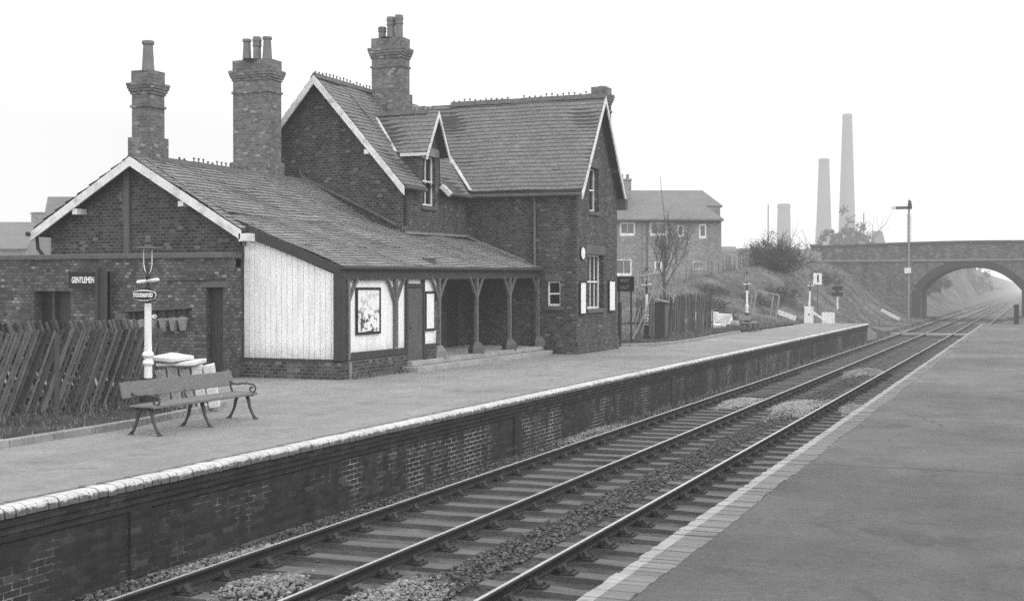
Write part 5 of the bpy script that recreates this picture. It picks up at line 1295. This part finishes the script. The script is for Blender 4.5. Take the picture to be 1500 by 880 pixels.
bush((-19.2, 95.0, ground_h(-19.2, 95.0) - .3), 1.4, 2.3, 'dark thorn bush on the bank crest beside the biggest bush', 5, n=1700, twigs=40, size=.07)
for k, (x, y, r, h, lab) in enumerate(((-18.6, 78, 1.3, .8, 'low dark scrub under the crest fence behind the bare tree'), (-17.2, 74, 1.2, .8, 'low scrub on the bank behind the white rubble'), (-17, 85, 1.5, 1.2, 'dark scrub on the bank behind the tilted trestle'), (-16.3, 90, 1.3, 1.5, 'scrub patch on the bank by the leaning lamp'), (-20.0, 84, 1.3, .7, 'thick dark scrub hard under the crest fence'), (-18.2, 66, 1.2, 1.1, 'scrub behind the tall board fence'), (-15.5, 104, 1.5, 1.3, 'scrub patch on the grass bank below the bridge pier'))):
    bush((x, y, ground_h(x, y) - .15), r, h, lab, 20 + k, n=1300, twigs=14, name='scrub', size=.08, group='scrub on the bank')
# misty trees over the bridge
for k, (px, D, h, r, lab) in enumerate(((1238, 300, 12.4, 3.2, 'misty round tree behind the bridge at the foot of the tallest chimney'), (1262, 310, 13.4, 3.6, 'misty tree behind the bridge in the middle of its clump'), (1216, 305, 10.4, 2.4, 'smallest misty tree at the pier end of the bridge'))):
    x, y = dpt(px, D); bush((x, y, 3), r * 1.35, h + 6.5, lab, 40 + k, n=4200, twigs=3, name='misty_tree', size=.36, group='misty trees behind the bridge')
x, y = dpt(1335, 300)
# scrubby trees on the cutting side beyond the bridge
for k, (x, y, r, h, lab) in enumerate(((-13.5, 165, 1.7, 2.8, 'tree on the cutting slope seen first through the arch'), (-13.5, 182, 1.8, 3.0, 'tree on the cutting slope seen in the middle of the arch'), (-13.8, 205, 2.0, 3.4, 'faint tree on the cutting slope seen deep through the arch'), (-12.6, 330, 3.2, 8.6, 'palest big tree closing the view through the arch'), (-15.5, 290, 3.2, 6.5, 'pale tree behind the cutting trees, left of the palest one'))):
    bush((x, y, ground_h(x, y) - .3), r, h, lab, 60 + k, n=1500, twigs=10, name='misty_tree', size=.25, group='trees on the cutting side beyond the arch')

def grass():
    rnd = random.Random(17); m = MB()
    def tuft(x, y, z, h, n, sh):
        for k in range(n):
            a = rnd.uniform(0, 6.28); l = rnd.uniform(.2, .9) * h; d = V3((math.cos(a) * l * .6, math.sin(a) * l * .6, h * rnd.uniform(.5, 1))); w = V3((-math.sin(a), math.cos(a), 0)) * (.008 + .012 * h)
            p = V3((x + rnd.gauss(0, .05), y + rnd.gauss(0, .05), z)); m.face([p - w, p + w, p + d], min(1, max(0, sh + rnd.gauss(0, .2))))
    for k in range(520):    # flower bed by the rustic fence
        y = rnd.uniform(11, 19.4); x = rnd.uniform(-15.3, -12.8); 
        if x > lerp([(4, -12.7), (15.8, -12.8), (17.4, -13.05), (19.2, -13.5), (19.5, -14)], y): continue
        tuft(x, y, .05, rnd.uniform(.05, .16) * (1.6 if x < -14.1 else 1), 5, rnd.uniform(.1, .5))
    for k in range(500):    # bed past the gable
        y = rnd.uniform(45, 77); x = rnd.uniform(-15, -12.95); tuft(x, y, .04, rnd.uniform(.06, .3), 6, rnd.uniform(.1, .7))
    for k in range(5200):   # bank
        y = rnd.uniform(50, 131); t = lerp(XT, y); c = lerp(XC, y); x = t + (c - t) * rnd.random() ** .8; tuft(x, y, ground_h(x, y) - .03, rnd.uniform(.12, .4), 5, rnd.uniform(.0, .9))
    for k in range(260):    # at the foot of walls
        y = rnd.uniform(26, 29); tuft(-14.6 + rnd.gauss(0, .05), y, 0, rnd.uniform(.04, .16), 4, .5)
    for k in range(900):    # below the platform wall, and beside the ramp
        y = rnd.uniform(24, 84); tuft(-9.05 + rnd.uniform(0, .35), y, -1.07, rnd.uniform(.05, .22), 4, rnd.uniform(.2, .7))
    for k in range(700):
        y = rnd.uniform(84, 131); tuft(rnd.choice((rnd.uniform(-10.5, -9), rnd.uniform(-2.4, 1))), y, ground_h(-10, y) if False else -.95, rnd.uniform(.1, .35), 5, rnd.uniform(.1, .8))
    tag(m.build('grass', M['grass']), 'rough dry grass and weeds on the bank, beds and verges', 'grass', kind='stuff')
grass()

# ------------------------------------------------------------------ haze, light, camera
def haze():
    m = bpy.data.materials.new('haze'); m.use_nodes = True; t = m.node_tree; t.nodes.clear()
    o = t.nodes.new('ShaderNodeOutputMaterial'); ab = t.nodes.new('ShaderNodeVolumeAbsorption'); em = t.nodes.new('ShaderNodeEmission'); ad = t.nodes.new('ShaderNodeAddShader')
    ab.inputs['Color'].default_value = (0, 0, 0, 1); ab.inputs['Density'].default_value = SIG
    em.inputs['Color'].default_value = (1, 1, 1, 1); em.inputs['Strength'].default_value = SIG * HZ  # haze gives off an even glow, standing in for scattered daylight
    t.links.new(ab.outputs[0], ad.inputs[0]); t.links.new(em.outputs[0], ad.inputs[1]); t.links.new(ad.outputs[0], o.inputs['Volume'])
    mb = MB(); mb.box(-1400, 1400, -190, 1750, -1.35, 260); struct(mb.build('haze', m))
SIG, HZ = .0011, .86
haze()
w = bpy.data.worlds.new('World'); bpy.context.scene.world = w; w.use_nodes = True; t = w.node_tree
bg = t.nodes['Background']; sky = t.nodes.new('ShaderNodeTexSky'); sky.sky_type = 'NISHITA'; sky.sun_disc = False
EL, AZ = R(42), R(108)      # azimuth measured clockwise from +Y
sky.sun_elevation = EL; sky.sun_rotation = AZ; sky.dust_density = 5
bwn = t.nodes.new('ShaderNodeRGBToBW'); mx = t.nodes.new('ShaderNodeMath'); mx.operation = 'MULTIPLY_ADD'
t.links.new(sky.outputs[0], bwn.inputs[0]); t.links.new(bwn.outputs[0], mx.inputs[0]); mx.inputs[1].default_value = .012; mx.inputs[2].default_value = 2.0
t.links.new(mx.outputs[0], bg.inputs[0]); bg.inputs[1].default_value = 1.0     # overcast: the cloud deck hides nearly all of the sky's own gradient
sun = bpy.data.lights.new('sun', 'SUN'); sun.energy = 1.5; sun.angle = R(22); so = bpy.data.objects.new('sun', sun); C.objects.link(so)
sd = V3((math.sin(AZ) * math.cos(EL), math.cos(AZ) * math.cos(EL), math.sin(EL))); so.rotation_euler = sd.to_track_quat('Z', 'Y').to_euler(); so.location = sd * 50
cam = bpy.data.cameras.new('camera'); co = bpy.data.objects.new('camera', cam); C.objects.link(co)
cam.sensor_width = 36; cam.lens = 36 * 1880 / 1500; cam.clip_end = 6000; cam.clip_start = .1
co.location = (0, 0, 2.1); co.rotation_euler = (R(90) - math.atan(18 / 1880), 0, math.atan(765 / 1880))
sc = bpy.context.scene; sc.camera = co; sc.view_settings.view_transform = 'Standard'; sc.view_settings.look = 'None'; sc.view_settings.exposure = 0
sc.render.engine = 'CYCLES'; sc.cycles.max_bounces = 5; sc.cycles.diffuse_bounces = 3; sc.cycles.glossy_bounces = 2; sc.cycles.volume_bounces = 0
try: sc.cycles.use_denoising = False; sc.cycles.use_adaptive_sampling = True; sc.cycles.adaptive_threshold = .055; sc.cycles.adaptive_min_samples = 20
except Exception: pass
